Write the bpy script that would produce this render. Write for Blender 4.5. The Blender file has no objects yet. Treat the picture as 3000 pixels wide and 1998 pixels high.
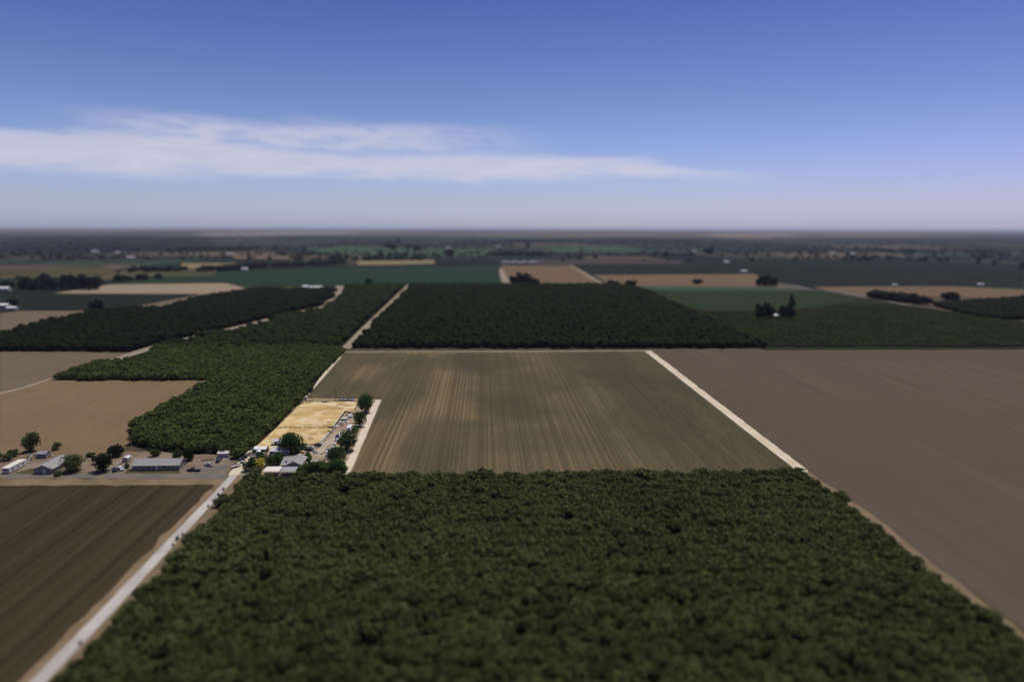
import bpy, bmesh, math, random
import numpy as np
from mathutils import Vector, Matrix

# ------------------------------------------------------------------ setup
sc = bpy.context.scene
COL = sc.collection
CAM_H = 110.0; FPX = 2000.0; PITCH = math.radians(9.4); ROLL = math.radians(0.15)
ROWA = math.atan(.0419)                       # heading of the crop rows and buildings
UX, UY = math.cos(ROWA), math.sin(ROWA)       # across the rows
VX, VY = -math.sin(ROWA), math.cos(ROWA)      # along the rows
SUN_EL = math.radians(71); SUN_AZ = math.radians(46)   # azimuth clockwise from +Y

def ray(px, py):
    x = (px - 1500) / FPX; y = -(py - 999) / FPX; z = -1.0
    x, y = x * math.cos(ROLL) - y * math.sin(ROLL), x * math.sin(ROLL) + y * math.cos(ROLL)
    a = math.pi / 2 - PITCH
    return x, y * math.cos(a) - z * math.sin(a), y * math.sin(a) + z * math.cos(a)
def at(px, py, z=0.0):
    d = ray(px, py); t = (z - CAM_H) / d[2]
    return Vector((d[0] * t, d[1] * t, z))
def mpp(px, py, z=0.0):                        # metres per photo pixel there
    d = ray(px, py); return (z - CAM_H) / d[2] / FPX
def uv2w(u, v, z=0.0):
    return Vector((u * UX + v * VX, u * UY + v * VY, z))
def w2uv(p):
    return p[0] * UX + p[1] * UY, p[0] * VX + p[1] * VY

# ------------------------------------------------------------------ objects
def tag(o, label=None, cat=None, group=None, kind=None):
    if label: o['label'] = label
    if cat: o['category'] = cat
    if group: o['group'] = group
    if kind: o['kind'] = kind
    return o
def thing(name, label, cat, loc, rot=0.0, group=None):
    o = bpy.data.objects.new(name, None); COL.objects.link(o)
    o.location = loc; o.rotation_euler = (0, 0, rot); o.empty_display_size = .5
    return tag(o, label, cat, group)
def link(name, me, mat=None, parent=None, loc=None, rot=0.0):
    o = bpy.data.objects.new(name, me); COL.objects.link(o)
    if mat is not None:
        for m in (mat if isinstance(mat, (list, tuple)) else [mat]): me.materials.append(m)
    if parent is not None: o.parent = parent
    if loc is not None: o.location = loc
    o.rotation_euler = (0, 0, rot)
    return o
def dup(root, loc, rot, s=1.0, label=None, group=None):
    r = root.copy(); COL.objects.link(r)
    r.location = loc; r.rotation_euler = (0, 0, rot); r.scale = (s, s, s)
    if label: r['label'] = label
    if group: r['group'] = group
    for ch in root.children:
        c = ch.copy(); COL.objects.link(c); c.parent = r
        for g in ch.children:
            d = g.copy(); COL.objects.link(d); d.parent = c
    return r

class MB:
    def __init__(s): s.v = []; s.f = []
    def add(s, vs, fs):
        b = len(s.v); s.v += [tuple(v) for v in vs]; s.f += [tuple(i + b for i in f) for f in fs]
    def box(s, c, d, rz=0.0, tx=0.0, ty=0.0):
        M = Matrix.Translation(c) @ Matrix.Rotation(rz, 4, 'Z') @ Matrix.Rotation(tx, 4, 'X') @ Matrix.Rotation(ty, 4, 'Y')
        vs = [M @ Vector((x * d[0] / 2, y * d[1] / 2, z * d[2] / 2)) for x in (-1, 1) for y in (-1, 1) for z in (-1, 1)]
        s.add(vs, [(0, 1, 3, 2), (4, 6, 7, 5), (0, 4, 5, 1), (2, 3, 7, 6), (0, 2, 6, 4), (1, 5, 7, 3)])
    def tube(s, a, b, ra, rb=None, n=7, caps=True):
        a = Vector(a); b = Vector(b); rb = ra if rb is None else rb
        d = (b - a).normalized(); u = d.orthogonal().normalized(); w = d.cross(u)
        vs = []
        for p, r in ((a, ra), (b, rb)):
            for i in range(n):
                t = 2 * math.pi * i / n; vs.append(p + (u * math.cos(t) + w * math.sin(t)) * r)
        fs = [(i, (i + 1) % n, n + (i + 1) % n, n + i) for i in range(n)]
        if caps: fs += [tuple(range(n - 1, -1, -1)), tuple(range(n, 2 * n))]
        s.add(vs, fs)
    def prism(s, poly, z0, z1):
        n = len(poly)
        vs = [(p[0], p[1], z0) for p in poly] + [(p[0], p[1], z1) for p in poly]
        s.add(vs, [tuple(range(n - 1, -1, -1)), tuple(range(n, 2 * n))] + [(i, (i + 1) % n, n + (i + 1) % n, n + i) for i in range(n)])
    def side(s, prof, x0, x1):                  # profile in (y,z), extruded along x
        n = len(prof)
        vs = [(x0, p[0], p[1]) for p in prof] + [(x1, p[0], p[1]) for p in prof]
        s.add(vs, [tuple(range(n)), tuple(range(2 * n - 1, n - 1, -1))] + [(i, n + i, n + (i + 1) % n, (i + 1) % n) for i in range(n)])
    def front(s, prof, y0, y1):                 # profile in (x,z), extruded along y
        n = len(prof)
        vs = [(p[0], y0, p[1]) for p in prof] + [(p[0], y1, p[1]) for p in prof]
        s.add(vs, [tuple(range(n)), tuple(range(2 * n - 1, n - 1, -1))] + [(i, n + i, n + (i + 1) % n, (i + 1) % n) for i in range(n)])
    def slab(s, a, b, c, d, t):                 # four corners (top), thickness t downwards
        q = [Vector(x) for x in (a, b, c, d)]
        n = (q[1] - q[0]).cross(q[3] - q[0]).normalized()
        if n.z < 0: n = -n
        vs = q + [x - n * t for x in q]
        s.add(vs, [(0, 1, 2, 3), (7, 6, 5, 4), (0, 4, 5, 1), (1, 5, 6, 2), (2, 6, 7, 3), (3, 7, 4, 0)])
    def build(s, name, mat=None, parent=None, loc=None, rot=0.0, smooth=False):
        me = bpy.data.meshes.new(name); me.from_pydata(s.v, [], s.f)
        bm = bmesh.new(); bm.from_mesh(me); bmesh.ops.recalc_face_normals(bm, faces=bm.faces); bm.to_mesh(me); bm.free()
        if smooth: me.polygons.foreach_set('use_smooth', [True] * len(me.polygons))
        return link(name, me, mat, parent, loc, rot)

def np_mesh(name, V, Fc):                      # V (n,3), Fc (m,k)
    me = bpy.data.meshes.new(name); k = Fc.shape[1]; m = len(Fc)
    me.vertices.add(len(V)); me.vertices.foreach_set('co', V.astype(np.float32).ravel())
    me.loops.add(m * k); me.loops.foreach_set('vertex_index', Fc.astype(np.int32).ravel())
    me.polygons.add(m); me.polygons.foreach_set('loop_start', np.arange(0, m * k, k, dtype=np.int32))
    me.update(calc_edges=True)
    return me

# ------------------------------------------------------------------ materials
def hexlin(r, g, b):
    f = lambda c: (c / 255 / 12.92) if c / 255 <= .04045 else ((c / 255 + .055) / 1.055) ** 2.4
    return (f(r), f(g), f(b))
def new_mat(name):
    m = bpy.data.materials.new(name); m.use_nodes = True
    nt = m.node_tree; return m, nt, nt.nodes['Principled BSDF']
def L(nt, a, b): nt.links.new(a, b)
def rgba(c): return (c[0], c[1], c[2], 1)
def coord(nt, obj=False, scale=(1, 1, 1)):
    if obj:
        t = nt.nodes.new('ShaderNodeTexCoord'); out = t.outputs['Object']
    else:
        t = nt.nodes.new('ShaderNodeNewGeometry'); out = t.outputs['Position']
    mp = nt.nodes.new('ShaderNodeMapping'); L(nt, out, mp.inputs['Vector'])
    mp0 = mp
    if not obj:
        mp.inputs['Rotation'].default_value = (0, 0, -ROWA)
        mp0 = nt.nodes.new('ShaderNodeMapping'); L(nt, mp.outputs[0], mp0.inputs['Vector'])
    mp0.inputs['Scale'].default_value = scale
    return mp0.outputs[0]
def noise(nt, vec, scale, detail=4, rough=.55, dist=0.0):
    n = nt.nodes.new('ShaderNodeTexNoise'); n.inputs['Scale'].default_value = scale
    n.inputs['Detail'].default_value = detail; n.inputs['Roughness'].default_value = rough
    n.inputs['Distortion'].default_value = dist
    if vec is not None: L(nt, vec, n.inputs['Vector'])
    return n.outputs[0]
def ramp(nt, fac, stops):
    r = nt.nodes.new('ShaderNodeValToRGB'); L(nt, fac, r.inputs[0])
    e = r.color_ramp.elements
    while len(e) < len(stops): e.new(.5)
    for i, (p, c) in enumerate(stops):
        e[i].position = p; e[i].color = rgba(c) if not isinstance(c, (int, float)) else (c, c, c, 1)
    return r.outputs[0]
def mix(nt, fac, a, b, mode='MIX'):
    m = nt.nodes.new('ShaderNodeMix'); m.data_type = 'RGBA'; m.blend_type = mode
    if isinstance(fac, (int, float)): m.inputs[0].default_value = fac
    else: L(nt, fac, m.inputs[0])
    for k, x in ((6, a), (7, b)):
        if isinstance(x, tuple): m.inputs[k].default_value = rgba(x)
        else: L(nt, x, m.inputs[k])
    return m.outputs[2]
def math_(nt, op, a, b=None, c=None):
    m = nt.nodes.new('ShaderNodeMath'); m.operation = op
    for i, x in enumerate((a, b, c)):
        if x is None: continue
        if isinstance(x, (int, float)): m.inputs[i].default_value = x
        else: L(nt, x, m.inputs[i])
    return m.outputs[0]
def sstep(nt, x, a, b, lo=0.0, hi=1.0):
    m = nt.nodes.new('ShaderNodeMapRange'); m.interpolation_type = 'SMOOTHSTEP'
    L(nt, x, m.inputs[0])
    for i, v in ((1, a), (2, b), (3, lo), (4, hi)): m.inputs[i].default_value = v
    return m.outputs[0]
def sc3(c, k): return (c[0] * k, c[1] * k, c[2] * k)

def soil(name, c, patch=None, patch_scale=.012, grain=.35, stretch=(1, .12), var=.22, bump=.25, fine=(1, .3), rough=.95):
    """earth or grass: three scales of noise, streaked along the rows"""
    m, nt, b = new_mat(name)
    v1 = coord(nt, False, (stretch[0], stretch[1], 1)); v2 = coord(nt, False, (fine[0], fine[1], 1)); v3 = coord(nt)
    n1 = noise(nt, v1, .12, 5); n2 = noise(nt, v2, grain * 3, 6, .7); n3 = noise(nt, v3, patch_scale, 5, .6, .6)
    col = ramp(nt, n1, [(.3, sc3(c, 1 - var)), (.7, sc3(c, 1 + var))])
    col = mix(nt, ramp(nt, n2, [(.3, 0), (.75, 1)]), col, mix(nt, .5, col, sc3(c, .55)))
    if patch: col = mix(nt, ramp(nt, n3, [(.45, 0), (.62, 1)]), col, patch)
    L(nt, col, b.inputs['Base Color']); b.inputs['Roughness'].default_value = rough
    b.inputs['Specular IOR Level'].default_value = .02
    if bump:
        bp = nt.nodes.new('ShaderNodeBump'); bp.inputs['Strength'].default_value = bump; bp.inputs['Distance'].default_value = .3
        L(nt, n2, bp.inputs['Height']); L(nt, bp.outputs[0], b.inputs['Normal'])
    return m
def solid(name, c, var=.18, scale=1.5, rough=.7, metal=0.0, dirt=None, stretch=(1, 1, 1), spec=.3):
    m, nt, b = new_mat(name)
    v = coord(nt, True, stretch); n = noise(nt, v, scale, 6, .65); n2 = noise(nt, v, scale * 9, 4, .6)
    col = ramp(nt, n, [(.3, sc3(c, 1 - var)), (.7, sc3(c, 1 + var))])
    if dirt: col = mix(nt, ramp(nt, n2, [(.52, 0), (.75, .7)]), col, dirt)
    L(nt, col, b.inputs['Base Color']); b.inputs['Roughness'].default_value = rough
    b.inputs['Metallic'].default_value = metal; b.inputs['Specular IOR Level'].default_value = spec
    return m
def leaf(name, c, c2, scale=.35, tree_var=.25):
    m, nt, b = new_mat(name)
    g = nt.nodes.new('ShaderNodeNewGeometry'); oi = nt.nodes.new('ShaderNodeObjectInfo')
    n = noise(nt, g.outputs['Position'], scale, 3, .6); n2 = noise(nt, g.outputs['Position'], scale * 5, 2)
    n3 = noise(nt, g.outputs['Position'], .03, 3)
    col = ramp(nt, n, [(.35, c), (.65, c2)])
    col = mix(nt, ramp(nt, n2, [(.35, 0), (.7, .6)]), col, mix(nt, .35, c2, (.5 * c2[1] + .5 * c2[0], c2[1], c2[2])))
    hs = nt.nodes.new('ShaderNodeHueSaturation'); L(nt, col, hs.inputs['Color'])
    val = math_(nt, 'MULTIPLY_ADD', oi.outputs['Random'], tree_var * 2, 1 - tree_var)
    L(nt, math_(nt, 'MULTIPLY', val, math_(nt, 'MULTIPLY_ADD', n3, .8, .6)), hs.inputs['Value'])
    L(nt, hs.outputs[0], b.inputs['Base Color'])
    b.inputs['Roughness'].default_value = .8; b.inputs['Specular IOR Level'].default_value = .03
    tr = nt.nodes.new('ShaderNodeBsdfTranslucent'); L(nt, hs.outputs[0], tr.inputs['Color'])
    ms = nt.nodes.new('ShaderNodeMixShader'); ms.inputs[0].default_value = .34
    L(nt, b.outputs[0], ms.inputs[1]); L(nt, tr.outputs[0], ms.inputs[2]); L(nt, ms.outputs[0], nt.nodes['Material Output'].inputs['Surface'])
    return m

M = {}
M['trunk'] = solid('bark', (.09, .065, .045), .3, 3, .95)
M['post'] = solid('weathered_timber', (.055, .042, .033), .35, 2, .95)
M['white_roof'] = solid('white_sheet_roof', (.62, .61, .58), .08, .5, .6, 0, (.42, .36, .28), (1, .2, 1))
M['cream_roof'] = solid('cream_sheet_roof', (.6, .56, .48), .08, .4, .7, 0, (.42, .33, .22))
M['grey_tin'] = solid('grey_tin_roof', (.42, .42, .44), .15, .6, .5, 0, (.3, .26, .22), (3, .3, 1))
M['shingle'] = solid('grey_shingle', (.25, .242, .225), .12, .8, .9, 0, (.15, .15, .15))
M['flat_grey'] = solid('grey_felt_roof', (.26, .26, .265), .1, .4, .9)
M['stucco'] = solid('grey_brown_wall', (.2, .17, .15), .15, 1.2, .9)
M['pale_wall'] = solid('pale_wall', (.34, .32, .3), .15, .8, .9, 0, (.2, .17, .14))
M['trim'] = solid('trim_paint', (.55, .54, .52), .08, 2, .6)
M['glass'] = solid('window_glass', (.02, .025, .03), .1, 2, .1, 0, None, (1, 1, 1), .8)
M['dark'] = solid('dark_interior', (.012, .012, .014), .2, 1, .8)
M['white_paint'] = solid('white_paint', (.68, .68, .7), .06, 1.5, .45, 0, (.5, .46, .4))
M['blue_white'] = solid('bluish_white_panel', (.5, .53, .6), .08, 1, .5)
M['navy'] = solid('navy_paint', (.03, .035, .08), .25, 1, .5)
M['black_paint'] = solid('dark_paint', (.02, .02, .024), .3, 1, .35)
M['silver'] = solid('silver_paint', (.4, .4, .43), .1, 1, .35, .3)
M['rubber'] = solid('tyre_rubber', (.015, .015, .015), .2, 2, .9)
M['rust'] = solid('rusty_steel', (.16, .075, .045), .35, 2, .9)
M['scrap_grey'] = solid('scrap_grey_metal', (.24, .24, .27), .25, 1.2, .6, .2, (.15, .1, .07))
M['scrap_dark'] = solid('scrap_dark', (.045, .042, .045), .4, 1.2, .8)
M['plywood'] = solid('plywood', (.45, .31, .16), .15, 1, .85)
M['pink_board'] = solid('sun_bleached_boards', (.4, .3, .25), .2, 1, .9)
M['blue_tarp'] = solid('blue_tarp', (.07, .09, .42), .25, 1, .5)
M['blue_plastic'] = solid('blue_plastic', (.1, .28, .5), .1, 1, .4)
M['white_tarp'] = solid('white_tarp', (.66, .65, .65), .1, 1.2, .7, 0, (.45, .42, .38))
M['teal'] = solid('faded_teal', (.09, .14, .16), .2, 1, .7)
M['rubble'] = solid('pale_rubble', (.48, .45, .42), .25, 2, .95)

ORCH = ((.056, .067, .021), (.098, .112, .036))
M['leaf_orchard'] = leaf('orchard_leaf', *ORCH, .3)
M['leaf_orchard_green'] = leaf('orchard_leaf_green', (.046, .063, .016), (.084, .106, .030), .25)
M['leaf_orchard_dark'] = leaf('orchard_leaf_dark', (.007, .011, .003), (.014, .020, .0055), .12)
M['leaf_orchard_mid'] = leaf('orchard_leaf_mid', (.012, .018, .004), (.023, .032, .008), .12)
M['leaf_tree'] = leaf('broadleaf', (.022, .045, .012), (.065, .105, .03), .5)
M['leaf_big'] = leaf('dense_shade_leaf', (.018, .04, .010), (.05, .09, .022), .5)
M['leaf_bright'] = leaf('bright_leaf', (.05, .10, .02), (.10, .17, .04), .5)
M['leaf_yellow'] = leaf('yellow_blossom', (.30, .27, .03), (.55, .47, .07), .6)
M['leaf_olive'] = leaf('olive_leaf', (.05, .075, .03), (.10, .13, .055), .5)
M['leaf_far'] = leaf('far_dark_leaf', (.008, .012, .008), (.018, .024, .013), .05)
M['leaf_crop'] = leaf('low_crop_leaf', (.031, .040, .009), (.048, .058, .014), .02)

# ------------------------------------------------------------------ camera, light, sky
cam = bpy.data.cameras.new('camera'); camo = bpy.data.objects.new('camera', cam); COL.objects.link(camo)
camo.location = (0, 0, CAM_H)
camo.rotation_euler = (Matrix.Rotation(math.pi / 2 - PITCH, 3, 'X') @ Matrix.Rotation(ROLL, 3, 'Z')).to_euler()
cam.sensor_width = 36; cam.lens = 24; cam.clip_start = .5; cam.clip_end = 200000
cam.dof.use_dof = True; cam.dof.focus_distance = 378; cam.dof.aperture_fstop = .024 / 2.8
sc.camera = camo

sun = bpy.data.lights.new('sun', 'SUN'); suno = bpy.data.objects.new('sun', sun); COL.objects.link(suno)
sun.energy = 4.0; sun.angle = math.radians(.5); sun.color = (1, .955, .85)
sd = Vector((math.sin(SUN_AZ) * math.cos(SUN_EL), math.cos(SUN_AZ) * math.cos(SUN_EL), math.sin(SUN_EL)))
suno.rotation_euler = sd.to_track_quat('Z', 'Y').to_euler(); suno.location = (0, 0, 300)

w = bpy.data.worlds.new('World'); sc.world = w; w.use_nodes = True
nt = w.node_tree; bg = nt.nodes['Background']; bg.inputs[1].default_value = .1
sky = nt.nodes.new('ShaderNodeTexSky'); sky.sky_type = 'NISHITA'; sky.sun_disc = False
sky.sun_elevation = SUN_EL; sky.sun_rotation = SUN_AZ
sky.altitude = 100; sky.air_density = 1.0; sky.dust_density = 1.0; sky.ozone_density = 2.0
tc = nt.nodes.new('ShaderNodeTexCoord'); sx = nt.nodes.new('ShaderNodeSeparateXYZ'); L(nt, tc.outputs['Generated'], sx.inputs[0])
el = math_(nt, 'ARCSINE', sx.outputs[2]); az = math_(nt, 'ARCTAN2', sx.outputs[0], sx.outputs[1])
cb = nt.nodes.new('ShaderNodeCombineXYZ'); L(nt, math_(nt, 'MULTIPLY', az, 5.0), cb.inputs[0]); L(nt, math_(nt, 'MULTIPLY', el, 26.0), cb.inputs[1])
n1 = noise(nt, cb.outputs[0], 1.0, 6, .55, .5)
cb2 = nt.nodes.new('ShaderNodeCombineXYZ'); L(nt, math_(nt, 'MULTIPLY', az, 13.0), cb2.inputs[0]); L(nt, math_(nt, 'MULTIPLY', el, 90.0), cb2.inputs[1])
n2 = noise(nt, cb2.outputs[0], 1.0, 5, .6, .8)
e2 = math_(nt, 'ADD', el, math_(nt, 'MULTIPLY', math_(nt, 'SUBTRACT', n1, .5), .044))
e2 = math_(nt, 'ADD', e2, math_(nt, 'MULTIPLY', math_(nt, 'SUBTRACT', n2, .5), .018))
mr = nt.nodes.new('ShaderNodeMapRange'); L(nt, az, mr.inputs[0]); mr.inputs[1].default_value = -.7; mr.inputs[2].default_value = .4
top = ramp(nt, mr.outputs[0], [(0, .118), (.25, .114), (.45, .107), (.64, .108), (.80, .098), (.93, .080), (1, .066)])
d_ = math_(nt, 'SUBTRACT', top, e2)
low = math_(nt, 'MULTIPLY', sstep(nt, e2, .057, .080), sstep(nt, d_, -.002, .014))
low = math_(nt, 'MULTIPLY', low, sstep(nt, az, .44, .20, 0, 1))
low = math_(nt, 'MULTIPLY', low, math_(nt, 'MULTIPLY_ADD', n2, .9, .42))
win = math_(nt, 'MULTIPLY', sstep(nt, az, -.62, -.40), sstep(nt, az, .10, -.22, 0, 1))
up = math_(nt, 'MULTIPLY', sstep(nt, e2, .100, .114), sstep(nt, e2, .150, .128, 0, 1))
up = math_(nt, 'MULTIPLY', math_(nt, 'MULTIPLY', up, win), sstep(nt, math_(nt, 'ADD', n2, math_(nt, 'MULTIPLY', n1, .6)), .55, .90))
dens = math_(nt, 'MINIMUM', math_(nt, 'ADD', low, math_(nt, 'MULTIPLY', up, .85)), 1.0)
dens = math_(nt, 'MULTIPLY', dens, .80)
er = nt.nodes.new('ShaderNodeMapRange'); L(nt, el, er.inputs[0]); er.inputs[1].default_value = 0.0; er.inputs[2].default_value = .32
deep = ramp(nt, er.outputs[0], [(0, (.57, .645, 1.0)), (.12, (.49, .50, .745)), (.55, (.333, .34, .52)), (1, (.21, .21, .45))])
viol = ramp(nt, sstep(nt, az, .0, .75), [(0, (1, 1, 1)), (1, (.98, .92, 1.0))])
tint0 = mix(nt, 1.0, sky.outputs[0], viol, 'MULTIPLY')
tint = mix(nt, 1.0, tint0, mix(nt, 1.0, deep, (1.8, 1.8, 1.8), 'MULTIPLY'), 'MULTIPLY')
skyc = mix(nt, dens, tint, (6.4, 6.3, 7.2))
L(nt, skyc, bg.inputs[0])

sc.view_settings.view_transform = 'Standard'; sc.view_settings.look = 'None'
sc.view_settings.exposure = 0.0; sc.view_settings.gamma = 1.0
sc.cycles.max_bounces = 6; sc.cycles.diffuse_bounces = 2; sc.cycles.volume_bounces = 0
sc.cycles.transparent_max_bounces = 8; sc.cycles.use_denoising = True
try: sc.cycles.denoiser = 'OPENIMAGEDENOISE'
except Exception: pass

mb = MB(); mb.box((0, 33500, 58.5), (156000, 86000, 119))
hm, hnt, hb = new_mat('haze_air'); hnt.nodes.remove(hb)
pv = hnt.nodes.new('ShaderNodeVolumePrincipled'); pv.inputs['Color'].default_value = (.75, .79, .95, 1)
pv.inputs['Density'].default_value = 2.3e-5; pv.inputs['Anisotropy'].default_value = .1
L(hnt, pv.outputs[0], hnt.nodes['Material Output'].inputs['Volume'])
tag(mb.build('haze', hm), 'pale bluish air thickening towards the flat horizon', 'haze', None, 'stuff')

# ------------------------------------------------------------------ ground sheets
def poly(name, pts, mat, z, label, cat, kind='structure', px=True, group=None):
    P = [at(*p) for p in pts] if px else [Vector((p[0], p[1], 0)) for p in pts]
    jit = {'dirt_track': .55, 'verge': .9, 'road': .22, 'driveway': .6, 'farmyard': 1.2, 'lawn': .8, 'paddock': .5, 'wheel_rut': .22}.get(name, 0)
    if jit:
        r = random.Random(len(label) * 31 + len(P)); out = []
        for i in range(len(P)):                     # worn, uneven edges
            a, b = P[i], P[(i + 1) % len(P)]; ln = (b - a).length; n = min(60, max(1, int(ln / 5))) if min(a.y, b.y) < 700 else 1
            nn = Vector((-(b - a).y, (b - a).x, 0)).normalized() if ln > 0 else Vector()
            for k in range(n): out.append(a + (b - a) * (k / n) + (nn * r.gauss(0, jit * .5) if 0 < k else Vector()))
        P = out
    bm = bmesh.new(); vs = [bm.verts.new((p.x, p.y, 0)) for p in P]; f = bm.faces.new(vs)
    bmesh.ops.triangulate(bm, faces=[f]); bmesh.ops.recalc_face_normals(bm, faces=bm.faces)
    if sum(x.normal.z for x in bm.faces) < 0: bmesh.ops.reverse_faces(bm, faces=bm.faces)
    me = bpy.data.meshes.new(name); bm.to_mesh(me); bm.free()
    return tag(link(name, me, mat, None, (0, 0, z)), label, cat, group, kind)
def ribbon(name, pts, wpx, mat, z, label, cat, px=True):
    """a track along a line; wpx = width in metres at each point"""
    P = [at(*p) for p in pts] if px else [Vector((p[0], p[1], 0)) for p in pts]
    Lf, Rt = [], []
    for i, p in enumerate(P):
        d = (P[min(i + 1, len(P) - 1)] - P[max(i - 1, 0)]).normalized(); n = Vector((-d.y, d.x, 0))
        wd = wpx[i] if isinstance(wpx, (list, tuple)) else wpx
        Lf.append(p + n * wd / 2); Rt.append(p - n * wd / 2)
    return poly(name, [(q.x, q.y) for q in Lf + Rt[::-1]], mat, z, label, cat, px=False)

rnd = random.Random(7)
# the plain: one sheet to the horizon, patched with far fields
def build_ground():
    pal = [(.012, .018, .013), (.018, .027, .020), (.014, .020, .012), (.030, .036, .022), (.026, .045, .028),
           (.075, .058, .038), (.10, .078, .052), (.013, .018, .012), (.011, .017, .011), (.05, .045, .03)]
    mats = [soil('plain_soil_%s' % 'abcdefghij'[i], c, None, .004, .02, (1, .3), .2, 0, (1, 1)) for i, c in enumerate(pal)]
    vs, fs, mi = [], [], []
    vb = [-3000, 0, 1150, 1500, 1800, 2050, 2400, 2700, 3100, 3600, 4200, 4900, 5800, 7000, 8500, 10500, 13500, 18000, 26000, 42000, 70000]
    for j in range(len(vb) - 1):
        v0, v1 = vb[j], vb[j + 1]
        span = max(1500, v1 * .95) if v1 < 40000 else 60000
        us = [-70000]; u = -span
        while u < span:
            us.append(u); u += rnd.uniform(.35, 1.4) * max(260, v0 * .16)
        us += [span, 70000]
        for a, b in zip(us[:-1], us[1:]):
            k = len(vs); vs += [uv2w(a, v0), uv2w(b, v0), uv2w(b, v1), uv2w(a, v1)]; fs.append((k, k + 1, k + 2, k + 3))
            if v1 <= 1150: m = 5
            else:
                far = v0 > 8000
                wts = [3, 3, 3, 2.4, 1.6, 1.4, 1.0, 2.6, 2.6, 1.6] if not far else [.5, 1.4, .4, 2.4, 1, 4, 6, .4, .4, 4]  # farthest fields skew to pale tans: horizon haze put into the ground colour
                m = rnd.choices(range(10), wts)[0]
            mi.append(m)
    me = bpy.data.meshes.new('ground'); me.from_pydata(vs, [], fs)
    me.polygons.foreach_set('material_index', mi)
    o = link('ground', me, mats); tag(o, 'flat farming plain of dark green and tan fields running to the horizon', 'ground', None, 'structure')
build_ground()

BROWN_R = soil('ploughed_grey_brown', (.096, .074, .050), (.084, .064, .043), .008, .3, (1, .02), .11, .2, (1, .02))
BROWN_L = soil('dark_furrowed_brown', (.044, .033, .017), None, .02, .25, (2.4, .004), .5, .15, (1, .05))
TAN_L = soil('dry_tan_soil', (.170, .120, .066), (.145, .102, .056), .012, .2, (.5, .2), .09, .12)
TAN_PINK = soil('dry_pinkish_soil', (.135, .104, .067), None, .01, .2, (.5, .2), .08, .1)
TAN_FAR = soil('stubble_tan', (.135, .092, .052), None, .006, .05, (1, .05), .1, 0)
STRAW_FAR = soil('far_straw', (.20, .155, .075), None, .006, .05, (.3, 1), .12, 0)
OLIVE_FAR = soil('far_olive', (.05, .048, .022), (.085, .07, .035), .01, .05, (.3, 1), .15, 0)
TEAL = soil('teal_crop', (.017, .034, .018), None, .006, .05, (.3, 1), .12, 0)
DARKG = soil('dark_crop', (.014, .018, .011), None, .006, .05, (.3, 1), .12, 0)
MIDG = soil('mid_green_crop', (.018, .024, .009), None, .006, .05, (.3, 1), .1, 0)
PALEG = soil('pale_green_crop', (.042, .070, .038), None, .006, .05, (.3, 1), .1, 0)
YELLOWG = soil('yellow_green_crop', (.10, .11, .012), None, .006, .05, (.3, 1), .1, 0)
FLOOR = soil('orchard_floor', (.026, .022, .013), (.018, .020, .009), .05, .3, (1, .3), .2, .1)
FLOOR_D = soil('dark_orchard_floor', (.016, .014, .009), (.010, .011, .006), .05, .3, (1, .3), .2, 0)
TRACK = soil('pale_dirt_track', (.58, .50, .37), (.46, .38, .26), .08, .6, (1.2, .02), .10, .1, (1, .2))
TRACK_FAR = soil('pale_dirt_far', (.26, .21, .15), None, .02, .1, (1, .05), .12, 0)
YARD = soil('bare_yard_dirt', (.34, .275, .19), (.24, .18, .11), .06, .6, (.6, .25), .13, .12)
YARD_L = soil('neighbour_yard_dirt', (.16, .115, .075), (.20, .155, .11), .05, .5, (.6, .3), .12, .1)
ASPH = soil('worn_asphalt', (.36, .335, .295), (.42, .39, .34), .05, .8, (2.2, .006), .16, .08, (1, .03), .85)
ASPH_L = soil('dark_asphalt', (.135, .122, .104), (.17, .135, .095), .09, .8, (1, 1), .1, .05, (1, 1), .85)
VERGE = soil('dusty_verge', (.20, .145, .088), (.13, .10, .055), .08, .5, (1.2, .08), .15, .1)
STRAW = soil('dry_straw_grass', (.45, .310, .125), (.56, .45, .26), .10, .22, (.35, .9), .32, .4, (.55, 1))
LAWN = soil('patchy_lawn', (.06, .06, .022), (.085, .07, .035), .06, .5, (1, 1), .15, .1, (1, 1))
DITCH = soil('dark_ditch_soil', (.055, .042, .028), None, .05, .5, (1, 1), .2, .1)

# far fields
poly('field', [(320, 828), (430, 812), (700, 792), (1000, 784), (1462, 780), (1472, 834), (1200, 837), (1000, 839), (730, 834)], TEAL, .10, 'teal green level field beyond the dark orchards, meeting a pale farm path', 'field')
poly('field', [(1465, 778), (1668, 778), (1766, 836), (1492, 836)], TAN_FAR, .12, 'tan stubble field behind a dark clump of trees, between two pale paths', 'field')
poly('field', [(1739, 806), (2215, 803), (2240, 839), (1795, 840)], TAN_FAR, .14, 'long tan stubble strip in front of a dark green crop', 'field')
poly('field', [(1685, 775), (2000, 773), (2205, 800), (1737, 805)], DARKG, .16, 'dark green crop strip behind the long tan stubble strip', 'field')
poly('field', [(2010, 762), (2500, 757), (3000, 775), (3000, 843), (2850, 839), (2345, 839), (2250, 826), (2215, 803)], DARKG, .10, 'wide dark blue green crop stretching off beyond the tan strips', 'field')
poly('field', [(2380, 841), (2780, 839), (3000, 850), (3000, 876), (2830, 870), (2560, 868), (2450, 858)], TAN_FAR, .18, 'narrow tan stubble strip below the wide dark crop', 'field')
poly('field', [(1552, 762), (1990, 764), (2000, 773), (1560, 775)], soil('mauve_fallow', (.06, .047, .043), None, .01, .05, (.3, 1), .1, 0), .15, 'mauve brown fallow strip beside grey greenhouse roofs', 'field')
poly('field', [(883, 727), (1000, 722), (1445, 729), (1450, 750), (1000, 747)], PALEG, .14, 'pale green far field with a clump of dark trees on it', 'field')
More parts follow.
